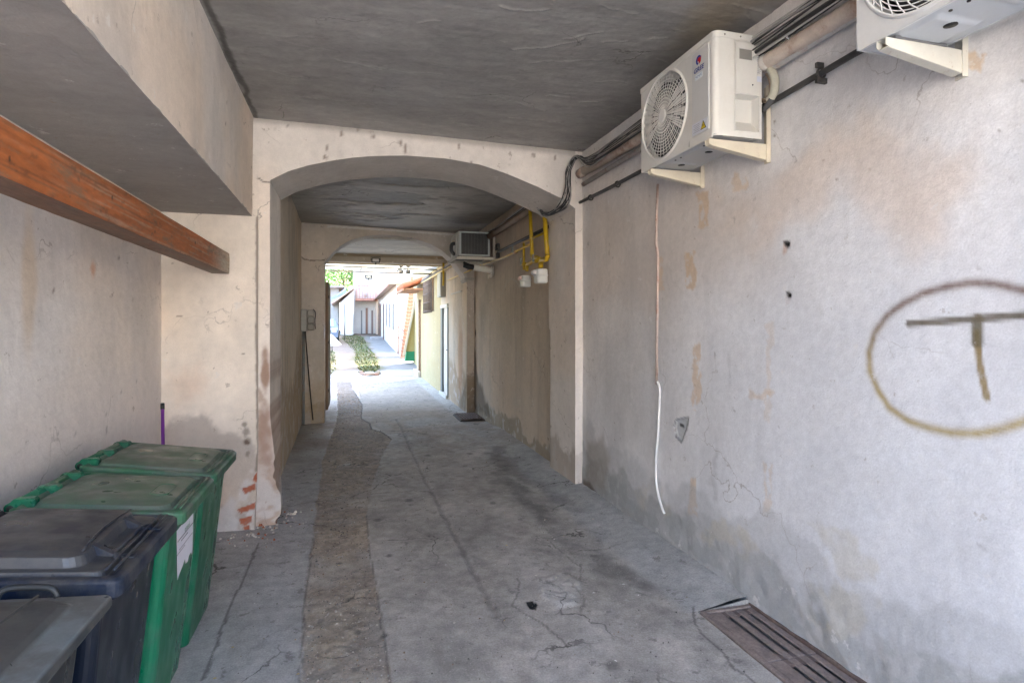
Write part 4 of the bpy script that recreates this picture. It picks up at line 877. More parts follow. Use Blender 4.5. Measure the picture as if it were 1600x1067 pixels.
def wall_bracket(y, zt_, label, xf=1.88, span=0, col=(.62, .56, .44)):
    t = thing('wall_bracket', (XR, y, zt_), label, 'bracket', 'steel brackets under the air conditioners'); mb = MB()
    mb.box(XR-.032, XR-.004, y-.024, y-.020, zt_-.10, zt_+.33, col); mb.box(XR-.010, XR-.006, y-.0205, y+.022, zt_-.10, zt_+.33, col)
    mb.build('wall_plate', M['bracket'], t)
    mb = MB()
    for s_ in (-.020, .017):
        mb.prism([(xf, zt_), (XR-.012, zt_), (XR-.012, zt_-.085), (XR-.03, zt_-.088), (xf+.02, zt_-.035), (xf, zt_-.025)], y+s_, y+s_+.003, lambda a, b, c_: (a, c_, b), col)
    mb.prism([(xf+.01, zt_-.030), (XR-.03, zt_-.085), (XR-.03, zt_-.088), (xf+.01, zt_-.034)], y-.0165, y+.0165, lambda a, b, c_: (a, c_, b), tuple(k*.9 for k in col))
    mb.prism([(xf+.004, zt_-.004), (xf+.05, zt_-.004), (xf+.05, zt_-.001), (xf+.004, zt_-.001)], y-.017, y+.017, lambda a, b, c_: (a, c_, b), col)
    mb.build('arm', M['bracket'], t)
    for zz_ in (-.06, .2): mb = MB(); mb.cyl((XR-.0105, y, zt_+zz_), (XR-.018, y, zt_+zz_), .008, 6, (.2, .18, .16)); mb.build('bolt', M['metal'], t)
ac_unit('air_conditioner', (1.895, 2.686, 2.675), 'cream air conditioner unit with a red and blue emblem and round radial fan guard')
ac_unit('air_conditioner', (1.895, .975, 2.712), 'white air conditioner unit with curved fan guard, cut off by the top of the picture', style='swirl')
wall_bracket(2.735, 2.662, 'cream bracket under the near end of the unit with the emblem')
wall_bracket(3.36, 2.662, 'cream bracket under the far end of the unit with the emblem')
wall_bracket(1.665, 2.698, 'cream bracket under the air conditioner at the top edge of the picture', col=(.62, .60, .53))
wall_bracket(1.08, 2.698, 'cream bracket at the near end of the topmost air conditioner', col=(.62, .60, .53))
# ================================================================ PIPES AND CABLES ON THE RIGHT WALL
def wx(px, x): return [onX(u, v, x) for u, v in px]
zb_ = lambda u, v, x=2.24: onX(u, v, x)[2]
mb = MB()
q = onX(903, 318, 2.25); 
black = thing('black_conduit', q, 'thin black conduit clamped along the white wall below the beige pipe', 'pipe')
P_ = [onX(u, v, 2.25) for u, v in ((903, 318), (950, 295), (1003, 267), (1100, 214), (1200, 163), (1283, 115), (1336, 84))]; P_.append((2.25, .4, P_[-1][2]+.02))
mb.tube(P_, .0155, 10, (.045, .043, .042)); mb.build('tube', M['dark'], black)
for u, v in ((1283, 115), (965, 288), (923, 309)):
    c_ = onX(u, v, 2.25); mb = MB(); mb.tube([(2.25+.024*math.cos(a), c_[1], c_[2]+.024*math.sin(a)) for a in np.linspace(0, 6.3, 16)], .006, 6, (.06, .055, .05))
    if u > 1200: mb.box(2.22, 2.26, c_[1]-.008, c_[1]+.008, c_[2]+.025, c_[2]+.05, (.06, .055, .05)); mb.box(2.22, 2.28, c_[1]-.008, c_[1]+.008, c_[2]-.05, c_[2]-.025, (.06, .055, .05))
    mb.build('clamp', M['dark'], black)
zp = onX(905, 272, 2.21)[2]; yp = onX(905, 272, 2.21)[1]
bp_ = thing('waste_pipe', (2.215, yp, zp), 'thick beige pipe with peeling paint running high along the white wall', 'pipe')
Q = [onX(u, v, 2.215) for u, v in ((906, 272), (1003, 215), (1196, 98), (1336, 13))]; Q.append((2.215, .3, Q[-1][2]+.01))
mb = MB(); mb.tube(Q, .043, 18, (.56, .48, .41)); mb.build('tube', M['pipe'], bp_)
mb = MB(); mb.tube([Q[0], tuple(Vector(Q[0])+Vector((0, -.12, 0)))], .047, 18, (.5, .42, .35)); mb.build('collar', M['pipe'], bp_); mb = MB()
c_ = Q[2]; mb.tube([(c_[0], c_[1]+.02, c_[2]), (c_[0], c_[1]-.03, c_[2])], .047, 18, (.6, .56, .5)); mb.build('collar', M['pipe'], bp_)
mb = MB(); Q2 = [(2.235, y, z) for (x, y, z) in Q]
mb.grid(spaced([(.3, 5.38, .1)]), np.array([0, .4, .8, 1.]), lambda a, t: (2.275-.05*np.sin(t*math.pi)*1.0, a, 3.165+.12*t+0*a), lambda a, t: plaster(a, t, (.60, .60, .60), 12, 0, (.3, .3, .3), .4, .2))
mb.build('plaster_ledge', M['plaster'], label='whitewashed ledge under the ceiling behind the cable bundle', cat='ledge', loc=(2.27, 3, 3.2))
mb = MB(); mb.tube([(2.238, 5.3, 3.045), (2.236, 3, 3.06), (2.236, .3, 3.075)], .022, 12, (.42, .41, .40)); mb.build('conduit_pipe', M['pipe'], label='slim grey pipe lying just above the thick beige pipe', cat='pipe', loc=(2.24, 5.3, 3.05))
cb = thing('cable_bundle', (2.2, 5.3, 3.15), 'loose black and grey cables strung under the ceiling and sagging round the near arch', 'cables')
rs = random.Random(4)
for k in range(13):
    off = rs.uniform(-.03, .03); offz = rs.uniform(-.04, .045); col = [(.03, .03, .03), (.30, .29, .28), (.03, .03, .03), (.45, .44, .42), (.10, .09, .09), (.04, .04, .04)][k % 6]
    pts = [(2.2+off, .3, 3.17+offz)]
    for y in (1.0, 1.8, 2.6, 3.3, 3.9, 4.5, 4.95): pts.append((2.15+off*.8+rs.uniform(-.012, .012), y, 3.165+offz+rs.uniform(-.022, .022)))
    sag = rs.uniform(-.06, .06)
    for u, v in ((903, 245), (893, 258), (888, 275+sag*60), (886, 300+sag*80), (878+sag*50, 322+sag*30), (862, 333+sag*40), (848, 334+sag*25), (843, 325)):
        x, y, z = onY(u+sag*45+rs.uniform(-3, 3), v+rs.uniform(-2, 2), 5.34 if v < 310 else 5.38 if u > 870 else 5.72 if u > 855 else 6.05); pts.append((x, y-abs(off)*.6, z))
    for y in (6.6, 7.4, 8.4, 9.0): pts.append((2.17+off, y, 3.12+offz*.8+rs.uniform(-.02, .02)))
    mb = MB(); mb.tube(smoothpts(pts, 5), rs.choice((.0042, .005, .0065)), 6, col); mb.build('cable', M['cable'], cb)
mb = MB(); c_ = onX(1238, 24, 2.2); mb.tube([(2.205+.05*math.cos(a), c_[1], 3.16+.05*math.sin(a)) for a in np.linspace(0, 6.3, 18)], .005, 6, (.55, .55, .53)); mb.build('cable_tie', M['plastic'], cb)
# insulated hose loop behind the first unit
h_ = thing('insulated_hose', onX(1196, 105, 2.24), 'wrapped beige and black refrigerant hose looping out behind the emblem unit', 'hose')
mb = MB(); mb.tube(smoothpts([onX(u, v, 2.225) for u, v in ((1180, 108), (1196, 103), (1206, 112), (1211, 128), (1209, 146), (1202, 158))], 6), .022, 12, (.50, .49, .40)); mb.build('wrapping', M['pipe'], h_)
mb = MB(); mb.tube(smoothpts([onX(u, v, 2.22) for u, v in ((1206, 155), (1200, 164), (1190, 172), (1176, 178))], 5), .017, 10, (.10, .10, .10)); mb.tube(smoothpts([onX(u, v, 2.235) for u, v in ((1185, 155), (1196, 158), (1205, 150), (1204, 125), (1196, 112))], 5), .012, 10, (.32, .24, .17)); mb.build('foam_sleeve', M['cable'], h_)
# white tube hanging from the painted-over conduit
cd_ = thing('wall_conduit', onX(1027, 290, 2.27), 'painted-over vertical conduit with a bent white plastic tube sticking out at its foot', 'pipe')
mb = MB(); mb.tube([onX(u, v, 2.276) for u, v in ((1028, 288), (1026, 340), (1025, 380), (1028, 400), (1027, 480), (1026, 600))], .011, 8, (.50, .40, .35)); mb.build('buried_tube', M['pipe'], cd_)
mb = MB(); mb.tube(smoothpts([onX(u, v, 2.262) for u, v in ((1027, 596), (1031, 610), (1030, 640), (1028, 680), (1025, 720), (1025, 750), (1029, 775), (1035, 795), (1038, 802))], 5), .0095, 10, (.78, .78, .76)); mb.build('white_tube', M['plastic'], cd_)
# ---- gas pipework and meters
YG = (.50, .33, .010)
gp_ = thing('gas_pipework', onX(829, 330, 2.19), 'yellow gas pipes with elbows and taps running down to the two meters', 'pipes')
XG = 2.17
def gpipe(px, r_, name='pipe', x=XG, col=YG): 
    mb = MB(); mb.tube([onX(u, v, x) for u, v in px], r_, 12, col); return mb.build(name, M['gas'], gp_)
gpipe([(828, 318), (829.5, 360), (831.5, 398)], .023); gpipe([(851, 336), (853, 370), (855.5, 402)], .027, x=2.14)
gpipe([(818.5, 378), (818.5, 422)], .016); gpipe([(855, 362), (818, 379)], .013); gpipe([(828, 382), (790, 401), (755, 413.5)], .014, col=(.62, .45, .12))
gpipe([(751, 415), (700, 438)], .014, x=2.08, col=(.62, .45, .12))
def elbow(px, r_, x=XG): 
    mb = MB(); mb.tube(smoothpts([onX(u, v, x) for u, v in px], 4), r_, 12, YG); return mb.build('elbow', M['gas'], gp_)
elbow([(831, 392), (832, 401), (838, 402), (843, 405)], .026); elbow([(855.5, 398), (854, 405), (848, 406), (845, 411), (845, 418)], .029, 2.12); elbow([(834, 405), (829, 411), (824, 414), (823, 424)], .023); 
for (u, v, x) in ((838, 408, 2.15), (818.5, 413, 2.17), (805, 394, 2.17)):
    p = onX(u, v, x); mb = MB(); mb.tube([tuple(Vector(p)+Vector((0, .05, 0))), tuple(Vector(p)-Vector((0, .05, 0)))], (.026), 8, YG if u != 805 else (.45, .3, .15)); mb.box(p[0]-.05, p[0]-.03, p[1]-.012, p[1]+.012, p[2]-.01, p[2]+.08, (.12, .14, .13)); mb.build('tap', M['gas'], gp_)
for k, (u, v, x, lab) in enumerate(((821, 439, 2.06, 'smaller white gas meter with a reddish label, farther one of the pair'), (845, 431, 2.03, 'larger white gas meter hanging nearest to the arch pier'))):
    p = onX(u, v, x); t = thing('gas_meter', p, lab, 'gas meter', 'gas meters under the yellow pipes'); s_ = .64 if k == 0 else .72; y, z = p[1], p[2]
    mb = MB(); mb.loft([[(a, b, z-.115*s_+0*a) for a, b, _ in rr(p[0], y, .075*s_, .09*s_, .035, 0)], [(a, b, z-.10*s_) for a, b, _ in rr(p[0], y, .09*s_, .105*s_, .035, 0)], [(a, b, z-.005) for a, b, _ in rr(p[0], y, .09*s_, .105*s_, .035, 0)], [(a, b, z) for a, b, _ in rr(p[0], y, .098*s_, .113*s_, .035, 0)], [(a, b, z+.008) for a, b, _ in rr(p[0], y, .098*s_, .113*s_, .035, 0)], [(a, b, z+.014) for a, b, _ in rr(p[0], y, .09*s_, .105*s_, .035, 0)], [(a, b, z+.085*s_) for a, b, _ in rr(p[0], y, .09*s_, .105*s_, .035, 0)], [(a, b, z+.10*s_) for a, b, _ in rr(p[0], y, .075*s_, .09*s_, .03, 0)]], (.62, .63, .61)); mb.build('case', M['acmetal'], t)
    mb = MB(); mb.box(p[0]-.14*s_, p[0]-.085*s_, y-.07*s_, y+.07*s_, z+.01, z+.085*s_, (.65, .42, .38) if k == 0 else (.62, .6, .6), .012); mb.build('counter', M['plastic'], t)
# ---- outdoor unit with coil grille in the middle bay
un = thing('condenser_unit', (1.7, 9.1, 2.77), 'grey condenser unit showing a black coil grille, on a wall shelf in the middle bay', 'air conditioner')
x0, x1, z0, z1 = 1.715, 2.185, 2.775, 3.14
mb = MB(); mb.box(x0-.03, x1+.03, 9.12, 9.75, z0-.01, z1+.02, (.50, .50, .47), .01); mb.box(x0-.05, x0-.03, 9.2, 9.7, z0, z1, (.45, .45, .42), .005); mb.build('casing', M['acmetal'], un)
mb = MB(); mb.box(x0, x1, 9.10, 9.119, z0, z1, (.02, .02, .02)); cl = mb.build('coil', M['dark'], un)
mb = MB()
for k in range(22): z = z0+.015+k*(z1-z0-.03)/21; mb.box(x0+.01, x1-.01, 9.092, 9.098, z, z+.006, (.09, .09, .09))
for k in range(9): x = x0+.03+k*(x1-x0-.06)/8; mb.box(x, x+.004, 9.088, 9.091, z0+.01, z1-.01, (.09, .09, .09))
mb.build('fins', M['dark'], cl)
mb = MB(); fr2 = (.48, .53, .53)
mb.box(x0-.01, x1+.01, 9.07, 9.10, z1-.012, z1+.012, fr2, .003); mb.box(x0-.01, x1+.01, 9.07, 9.10, z0-.012, z0+.012, fr2, .003); mb.box(x0-.012, x0+.014, 9.071, 9.10, z0+.012, z1-.012, fr2, .003); mb.box(x1-.014, x1+.012, 9.071, 9.10, z0+.012, z1-.012, fr2, .003); mb.build('frame', M['acmetal'], un)
mb = MB(); mb.tube(smoothpts([(x0-.03, 9.3, 2.98), (x0-.10, 9.28, 2.96), (x0-.11, 9.27, 2.86), (x0-.06, 9.3, 2.80)], 4), .03, 8, (.05, .05, .05)); mb.tube([(x0-.03, 9.35, 3.0), (x0-.09, 9.35, 3.0)], .04, 10, (.5, .42, .33)); mb.build('valve_hose', M['cable'], un)
sh = thing('wall_shelf', (2.28, 9.1, 2.74), 'cream metal shelf frame holding the condenser unit', 'shelf')
mb = MB(); mb.box(1.66, 2.275, 9.03, 9.07, 2.70, 2.745, (.58, .55, .48), .004); mb.box(1.62, 2.275, 9.70, 9.74, 2.70, 2.745, (.5, .48, .42), .004); mb.box(1.64, 1.67, 9.071, 9.699, 2.71, 2.745, (.4, .38, .34)); mb.box(2.24, 2.276, 9.03, 9.06, 2.746, 3.18, (.52, .49, .42), .004); mb.box(1.68, 2.2, 9.08, 9.69, 2.748, 2.76, (.06, .06, .06)); mb.build('frame', M['bracket'], sh)
fl = thing('flue_pipe', (2.28, 9.15, 2.58), 'short white flue tube with a black tip sticking out under the condenser unit', 'pipe')
pA = onY(769, 423, 9.2); pB = onY(740, 418, 9.2); pC = onY(724, 415, 9.2)
mb = MB(); mb.tube([pA, pB], .050, 18, (.62, .62, .58)); mb.build('tube', M['plastic'], fl)
mb = MB(); mb.tube([(2.277, 9.2, pA[2]), (2.262, 9.2, pA[2])], .095, 20, (.6, .58, .52)); mb.box(2.2, 2.26, 9.17, 9.23, pA[2]-.13, pA[2]-.06, (.55, .52, .45), .005); mb.build('wall_flange', M['plastic'], fl)
mb = MB(); mb.tube([pB, tuple((Vector(pB)+Vector(pC))/2), pC], [.042, .047, .03], 14, (.02, .02, .02)); mb.tube([tuple((Vector(pB)+Vector(pC))/2+Vector((0, 0, .03))), tuple(Vector(pC)+Vector((0, 0, .05)))], .02, 10, (.02, .02, .02)); mb.build('terminal', M['dark'], fl)
# pipes along the upper right wall of the middle bay
mb = MB(); mb.tube([(2.19, 6.15, 3.10), (2.19, 9.05, 3.08)], .045, 14, (.30, .24, .18)); mb.build('waste_pipe', M['pipe'], label='brownish thick pipe under the ceiling of the middle bay', cat='pipe', loc=(2.19, 6.15, 3.1))
mb = MB(); mb.tube([(2.25, 6.15, 2.80), (2.25, 8.75, 2.795)], .020, 10, (.05, .05, .05)); mb.box(2.23, 2.275, 8.72, 8.86, 2.83, 2.93, (.06, .055, .05), .008); mb.box(2.23, 2.275, 8.72, 8.82, 2.70, 2.79, (.06, .055, .05), .008); mb.build('black_conduit', M['dark'], label='dark conduit crossing behind the yellow gas pipes and ending in a junction box', cat='pipe', loc=(2.25, 6.2, 2.8))
# ---- electricity boxes on the left of the far arch
eb = thing('meter_box', (-.74, 10.0, 1.54), 'grey electricity boxes mounted beside the left foot of the far arch', 'electric box')
yE = 9.98
def EX(u, v, y=yE): return onY(u, v, y)
a_ = EX(470, 518); b_ = EX(479.5, 483); c_ = EX(491, 487)
mb = MB(); mb.box(a_[0], b_[0], yE-.02, 10.12, a_[2], b_[2], (.36, .37, .36), .01); mb.build('case', M['acmetal'], eb)
mb = MB(); mb.box(a_[0]+.008, b_[0]-.01, yE-.026, yE-.019, (a_[2]+b_[2])/2+.005, b_[2]-.02, (.42, .43, .42), .002); mb.box(a_[0]+.008, b_[0]-.01, yE-.026, yE-.019, a_[2]+.02, (a_[2]+b_[2])/2-.005, (.42, .43, .42), .002); mb.build('cover', M['acmetal'], eb)
for k in range(3):
    zq = a_[2]+.02+k*.115; mb = MB(); mb.box(b_[0]+.008, c_[0], yE+.01, 10.14, zq, zq+.105, (.34, .33, .30), .012); mb.build('meter', M['glass'] if k == 0 else M['plastic'], eb)
mb = MB(); mb.tube(smoothpts([(c_[0]-.02, yE, b_[2]), (c_[0]+.02, yE, b_[2]-.06), (c_[0]+.01, yE, b_[2]-.2), (c_[0]+.02, yE, a_[2]+.04)], 4), .008, 6, (.08, .08, .08)); mb.build('lead', M['cable'], eb)
mb = MB(); mb.tube([(-.715, 10.05, .02), (-.715, 10.05, 1.56)], .022, 10, (.22, .25, .26)); mb.build('conduit_pipe', M['pipe'], label='grey upright conduit in the corner under the electricity boxes', cat='pipe', loc=(-.715, 10.05, 0))
mb = MB(); mb.tube(smoothpts([EX(477, 518, 10.0), EX(479, 545, 10.0), EX(482, 580, 10.02), EX(485, 615, 10.05), EX(489, 656, 10.05)], 5), .010, 8, (.03, .025, .02)); mb.build('hanging_cable', M['cable'], label='black cable dangling from the electricity boxes to the floor', cat='cable', loc=(-.6, 10, 1.5))
# ---- old wooden gate leaf
g_ = thing('wooden_gate', (-.36, 11.0, 0), 'old brown plank gate leaf folded back behind the far arch', 'gate')
mb = MB()
for k in range(5):
    y = 10.62+k*.30; mb.box(-.395, -.352, y, y+.285, .12+random.uniform(0, .05), 2.40+.03*math.sin(k), (.20*random.uniform(.8, 1.1), .15, .10), .004)
mb.build('planks', M['oldwood'], g_)
for z in (.45, 1.3, 2.1):
    mb = MB(); mb.box(-.43, -.396, 10.63, 12.1, z, z+.11, (.16, .12, .09), .004); mb.build('rail', M['oldwood'], g_)
    mb = MB(); mb.box(-.351, -.338, 10.64, 10.9, z+.02, z+.07, (.10, .07, .06), .003); mb.build('hinge', M['rust'], g_)
mb = MB(); mb.tube([(-.345, 12.0, 1.1), (-.32, 12.0, 1.12), (-.32, 12.0, 1.25), (-.345, 12.0, 1.27)], .008, 6, (.1, .08, .07)); mb.build('handle', M['rust'], g_)
# ---- narrow door
dr = thing('house_door', (XW, 13.25, 0), 'narrow pale door with dark green-grey frame in the stained wall', 'door')
mb = MB(); gf = (.07, .095, .095)
mb.box(XW-.02, XW+.10, 12.735, 12.80, .04, 2.12, gf, .004); mb.box(XW-.02, XW+.10, 13.50, 13.765, .04, 2.12, gf, .004); mb.box(XW-.03, XW+.10, 12.73, 13.77, 2.05, 2.125, (.6, .58, .52), .004); mb.build('frame', M['plastic'], dr)
mb = MB(); mb.box(XW+.02, XW+.06, 12.802, 13.498, .09, 2.048, (.60, .58, .53), .003); lf = mb.build('leaf', M['plastic'], dr)
mb = MB(); mb.box(XW+.005, XW+.019, 12.90, 13.42, 1.15, 1.9, (.56, .54, .49), .004); mb.box(XW+.005, XW+.019, 12.90, 13.42, .25, 1.0, (.56, .54, .49), .004); mb.build('panel', M['plastic'], lf)
mb = MB(); mb.box(XW-.03, XW+.02, 12.86, 12.88, 1.08, 1.10, (.1, .1, .1)); mb.cyl((XW+.0, 12.87, 1.05), (XW+.019, 12.87, 1.05), .02, 10, (.2, .2, .2)); mb.build('handle', M['metal'], lf)
mb = MB(); mb.box(XW-.06, XW+.1, 12.74, 13.76, .0, .085, (.55, .54, .50), .006); mb.build('threshold', M['stone'], dr)
# ---- barred window
wn = thing('barred_window', (XW, 15.8, 2.5), 'small window behind a rusty iron grille in the yellow wall', 'window')
mb = MB(); mb.box(XW+.10, XW+.12, 15.0, 16.6, 2.05, 2.95, (.22, .20, .17)); mb.build('pane', M['glass'], wn)
mb = MB(); 
for (a, b, c, d) in ((15.01, 15.08, 2.06, 2.94), (16.52, 16.59, 2.06, 2.94), (15.77, 15.83, 2.06, 2.94)): mb.box(XW+.06, XW+.099, a, b, c, d, (.3, .2, .12))
mb.build('frame', M['oldwood'], wn)
mb = MB()
for k in range(9): y = 14.95+k*.21; mb.tube([(XW-.07, y, 1.98), (XW-.07, y, 3.02)], .012, 6, (.16, .12, .10))
for k in range(5): z = 2.03+k*.235; mb.tube([(XW-.085, 14.9, z), (XW-.085, 16.7, z)], .010, 6, (.16, .12, .10))
for y in (14.95, 16.63):
    for z in (2.03, 2.97): mb.tube([(XW-.07, y, z), (XW+.01, y, z)], .012, 6, (.16, .12, .10))
mb.build('grille', M['rust'], wn)
# ---- small metal cabinet above the door, pipes along the end wall
cbn = thing('wall_cabinet', (XW, 13.6, 2.3), 'grey metal cabinet fixed high on the wall above the door', 'cabinet')
mb = MB(); mb.box(XW-.12, XW-.002, 13.1, 13.62, 2.30, 2.86, (.30, .29, .26), .008); mb.build('case', M['acmetal'], cbn)
mb = MB(); mb.box(XW-.127, XW-.119, 13.14, 13.58, 2.34, 2.82, (.34, .33, .30), .003); mb.build('door', M['acmetal'], cbn)
for k, (x, z, r_, y1, lab) in enumerate(((2.09, 3.00, .02, 18.0, 'upper pale yellow pipe along the top of the doorway wall'), (2.07, 2.89, .022, 18.0, 'lower pale yellow pipe along the top of the doorway wall'))):
    mb = MB(); mb.tube([(x, 10.75, z), (x, y1, z)], r_, 10, (.62, .48, .2)); mb.build('gas_pipe', M['gas'], label=lab, cat='pipe', loc=(x, 10.75, z))
cb2 = thing('cable_bundle', (2.05, 11, 2.95), 'tangle of cables between the two pale yellow pipes by the doorway', 'cables')
for k in range(6):
    mb = MB(); mb.tube(smoothpts([(2.06+rs.uniform(-.02, .02), y, 2.945+rs.uniform(-.03, .03)) for y in np.linspace(10.7, 17.2, 9)], 4), .008, 5, [(.05, .05, .05), (.3, .28, .25)][k % 2]); mb.build('cable', M['cable'], cb2)
mb = MB(); mb.tube([(2.05, 12.9, 3.05), (2.05, 12.9, 2.62), (2.05, 12.95, 2.55)], .024, 10, YG); mb.build('gas_pipe', M['gas'], label='short upright yellow pipe above the narrow door', cat='pipe', loc=(2.05, 12.9, 2.55))
# ---- floodlights
def flood(loc, s_, label, n=1, arm=.1, up=True):
    t = thing('floodlight', loc, label, 'lamp'); x, y, z = loc
    mb = MB(); mb.box(x-.10*s_, x+.10*s_, y-.03*s_, y+.02*s_, z-.06*s_, z+.06*s_, (.05, .05, .05), .01*s_); mb.build('housing', M['dark'], t)
    mb = MB(); mb.box(x-.075*s_, x+.075*s_, y-.036*s_, y-.031*s_, z-.035*s_, z+.035*s_, (.62, .62, .6)); mb.build('lens', M['plastic'], t)
    mb = MB(); mb.tube([(x-.11*s_, y, z), (x-.11*s_, y+.03, z+.09*s_), (x+.11*s_, y+.03, z+.09*s_), (x+.11*s_, y, z)], .008*s_, 6, (.05, .05, .05)); mb.box(x-.015*s_, x+.015*s_, y-.03*s_, y, z-.10*s_, z-.062*s_, (.05, .05, .05)); mb.build('yoke', M['dark'], t)
p = onY(587, 407, 12.8); flood(p, .9, 'black floodlight fixed to the flat beam at the passage end')
p = onY(576, 433, 15.1); flood(p, .85, 'small square floodlight hanging below the edge of the sheet roof')
for k, (u, v) in enumerate(((626.5, 420), (637.5, 420))):
    p = onY(u, v, 14.0); t = thing('twin_spotlight', p, ('left' if k == 0 else 'right')+' one of two small double spotlights under the sheet roof', 'lamp', 'double spotlights'); x, y, z = p
    for dz in (.075, -.075):
        mb = MB(); mb.tube([(x, y-.05, z+dz), (x, y+.06, z+dz)], [.055, .03], 12, (.22, .20, .18)); mb.build('lamp_head', M['dark'], t)
    mb = MB(); mb.tube([(x, y, z+.2), (x, y, z-.08)], .01, 6, (.1, .1, .1)); mb.build('stem', M['dark'], t)
# ---- sheet roof with bars beyond the beam
rf = thing('sheet_canopy', (.6, 13.2, 3.0), 'translucent sheet canopy on thin bars just outside the passage', 'canopy')
mb = MB(); mb.grid(spaced([(-1.5, XW+.0, .04)]), np.array([13.19, 14.2, 15.3]), lambda a, b: (a, b, 3.075+.012*np.sin(a*42)+0*b), lambda a, b: np.zeros(a.shape+(3,))+np.array((.6, .62, .62)), (0, 0, .004)); mb.build('sheet', M['sheet'], rf)
for y in (14.0, 15.25):
    mb = MB(); mb.tube([(-1.5, y, 3.03), (XW, y, 3.0)], .018, 8, (.30, .26, .2)); mb.build('bar', M['rust'], rf)
for x in (.28, 1.2):
    mb = MB(); mb.box(x, x+.02, 13.2, 15.3, 3.035, 3.058, (.3, .26, .2)); mb.build('rafter', M['rust'], rf)
# ---- drain grates
mb = MB(); mb.prism([(1.93, -.03), (2.30, -.03), (2.30, .040), (1.93, .001)], 2.8875, 2.8945, lambda a, b, c_: (a, c_, b), (.30, .30, .29)); mb.build('floor_edge', M['floor'], kind='structure')
gt = thing('drain_grate', (2.1, 2.3, 0), 'long rusty iron drain grate set in the floor at the foot of the white wall', 'grate')
gx0, gx1, gy0, gy1, gz = 1.935, 2.285, .9, 2.885, .008; ic = (.24, .19, .17)
mb = MB(); mb.box(gx0, gx0+.03, gy0, gy1, -.03, gz+.004, ic, .004); mb.box(gx1-.022, gx1, gy0, gy1, -.03, gz+.012, (.13, .09, .08), .004); mb.box(gx0+.031, gx1-.023, gy1-.03, gy1, -.03, gz+.004, ic, .004); mb.build('frame', M['rust'], gt)
for m_ in range(4):
    ya, yb = gy1-.032-.49*(m_+1)+.004, gy1-.032-.49*m_
    mb = MB(); xa, xb = gx0+.033, gx1-.025; nb = 5; sw = .020; bw = ((xb-xa)-4*sw)/5; cuts = [(xa, xa+.085), (xa+.110, xa+.155), (xa+.180, xa+.225), (xa+.248, xb)]
    for (x, x_2) in cuts: mb.box(x, x_2, ya, yb, gz-.012, gz-.002+random.uniform(0, .002), ic, .004)
    for yy in (ya, yb-.05): mb.box(xa+.001, xb-.001, yy+.001, yy+.049, gz-.014, gz-.004, (.15, .11, .10))
    mb.build('grate_panel', M['rust'], gt)
sg = thing('drain_grate', onZ(742, 653, .01), 'small square drain grate at the foot of the stained pilaster', 'grate')
q = [onZ(u, v, .04) for u, v in ((718, 647), (752, 648), (760, 657), (735, 660))]; x0_, x1_, y0_, y1_ = 1.86, 2.25, 9.75, 10.45
mb = MB()
for i in range(8): x = x0_+i*(x1_-x0_)/8; mb.box(x, x+.02, y0_, y1_, .018, .038, (.09, .06, .05))
for i in range(6): y = y0_+i*(y1_-y0_-.02)/5; mb.box(x0_, x1_, y, y+.02, .017, .036, (.09, .06, .05))
mb.build('bars', M['rust'], sg)
mb = MB(); mb.box(x0_-.02, x1_+.02, y0_-.02, y1_+.02, -.01, .0165, (.02, .016, .014)); mb.build('pit', M['dark'], sg)  # near-black slab under the bars stands in for the shade of a pit
# ---- loose grit and pebbles
rs2 = random.Random(9); mb = MB()
gl = [onZ(u, v)[:2] for u, v in gravL]; gr_ = [onZ(u, v)[:2] for u, v in gravR]
def xbounds(y):
    a = sorted(gl, key=lambda p: p[1]); b = sorted(gr_, key=lambda p: p[1])
    return np.interp(y, [p[1] for p in a], [p[0] for p in a]), np.interp(y, [p[1] for p in b], [p[0] for p in b])
for k in range(2600):
    y = 2.3+(rs2.random()**1.7)*11
    if rs2.random() < .72: a, b = xbounds(y); x = rs2.uniform(a, b)
    else: x = rs2.uniform(-.6, 2.1)
    if x > 1.85 and y < 3: continue
    s_ = rs2.uniform(.0015, .0045)*(1+y*.09)*(1.7 if rs2.random() < .05 else 1)
    z = float(floor_h(np.array([x]), np.array([y]))[0]); g_c = rs2.choice(((.30, .28, .26), (.18, .16, .15), (.12, .11, .10), (.40, .37, .33), (.24, .17, .12)))
    ph = rs2.uniform(0, 6); P = [(x+s_*math.cos(ph+i*1.257)*rs2.uniform(.7, 1.2), y+s_*math.sin(ph+i*1.257)*rs2.uniform(.7, 1.2), z) for i in range(5)]
    mb.loft([P, [(x+(p[0]-x)*.6, y+(p[1]-y)*.6, z+s_*.9) for p in P]], g_c, (False, True))
mb.build('grit', M['stone'], kind='stuff', label='loose grit and pebbles on the asphalt strip', cat='gravel')
mb = MB()
for k in range(90):
    x = -.62+rs2.gauss(0, .17); y = 4.95+rs2.gauss(0, .16)+(.35 if x > -.55 else 0)
    if x < -1.2 or y > 5.9: continue
    s_ = abs(rs2.gauss(0, .007))+.003; z = float(floor_h(np.array([x]), np.array([y]))[0]); ph = rs2.uniform(0, 6)
    P = [(x+s_*math.cos(ph+i*1.257)*rs2.uniform(.6, 1.2), y+s_*math.sin(ph+i*1.257)*rs2.uniform(.6, 1.2), z) for i in range(5)]
    mb.loft([P, [(x+(p[0]-x)*.6, y+(p[1]-y)*.6, z+s_*.9) for p in P]], rs2.choice(((.55, .53, .5), (.5, .47, .43), (.30, .10, .05), (.4, .36, .33))), (False, True))
mb.build('plaster_crumbs', M['stone'], kind='stuff', label='crumbs of plaster and brick fallen at the foot of the pier', cat='rubble')
mb = MB()
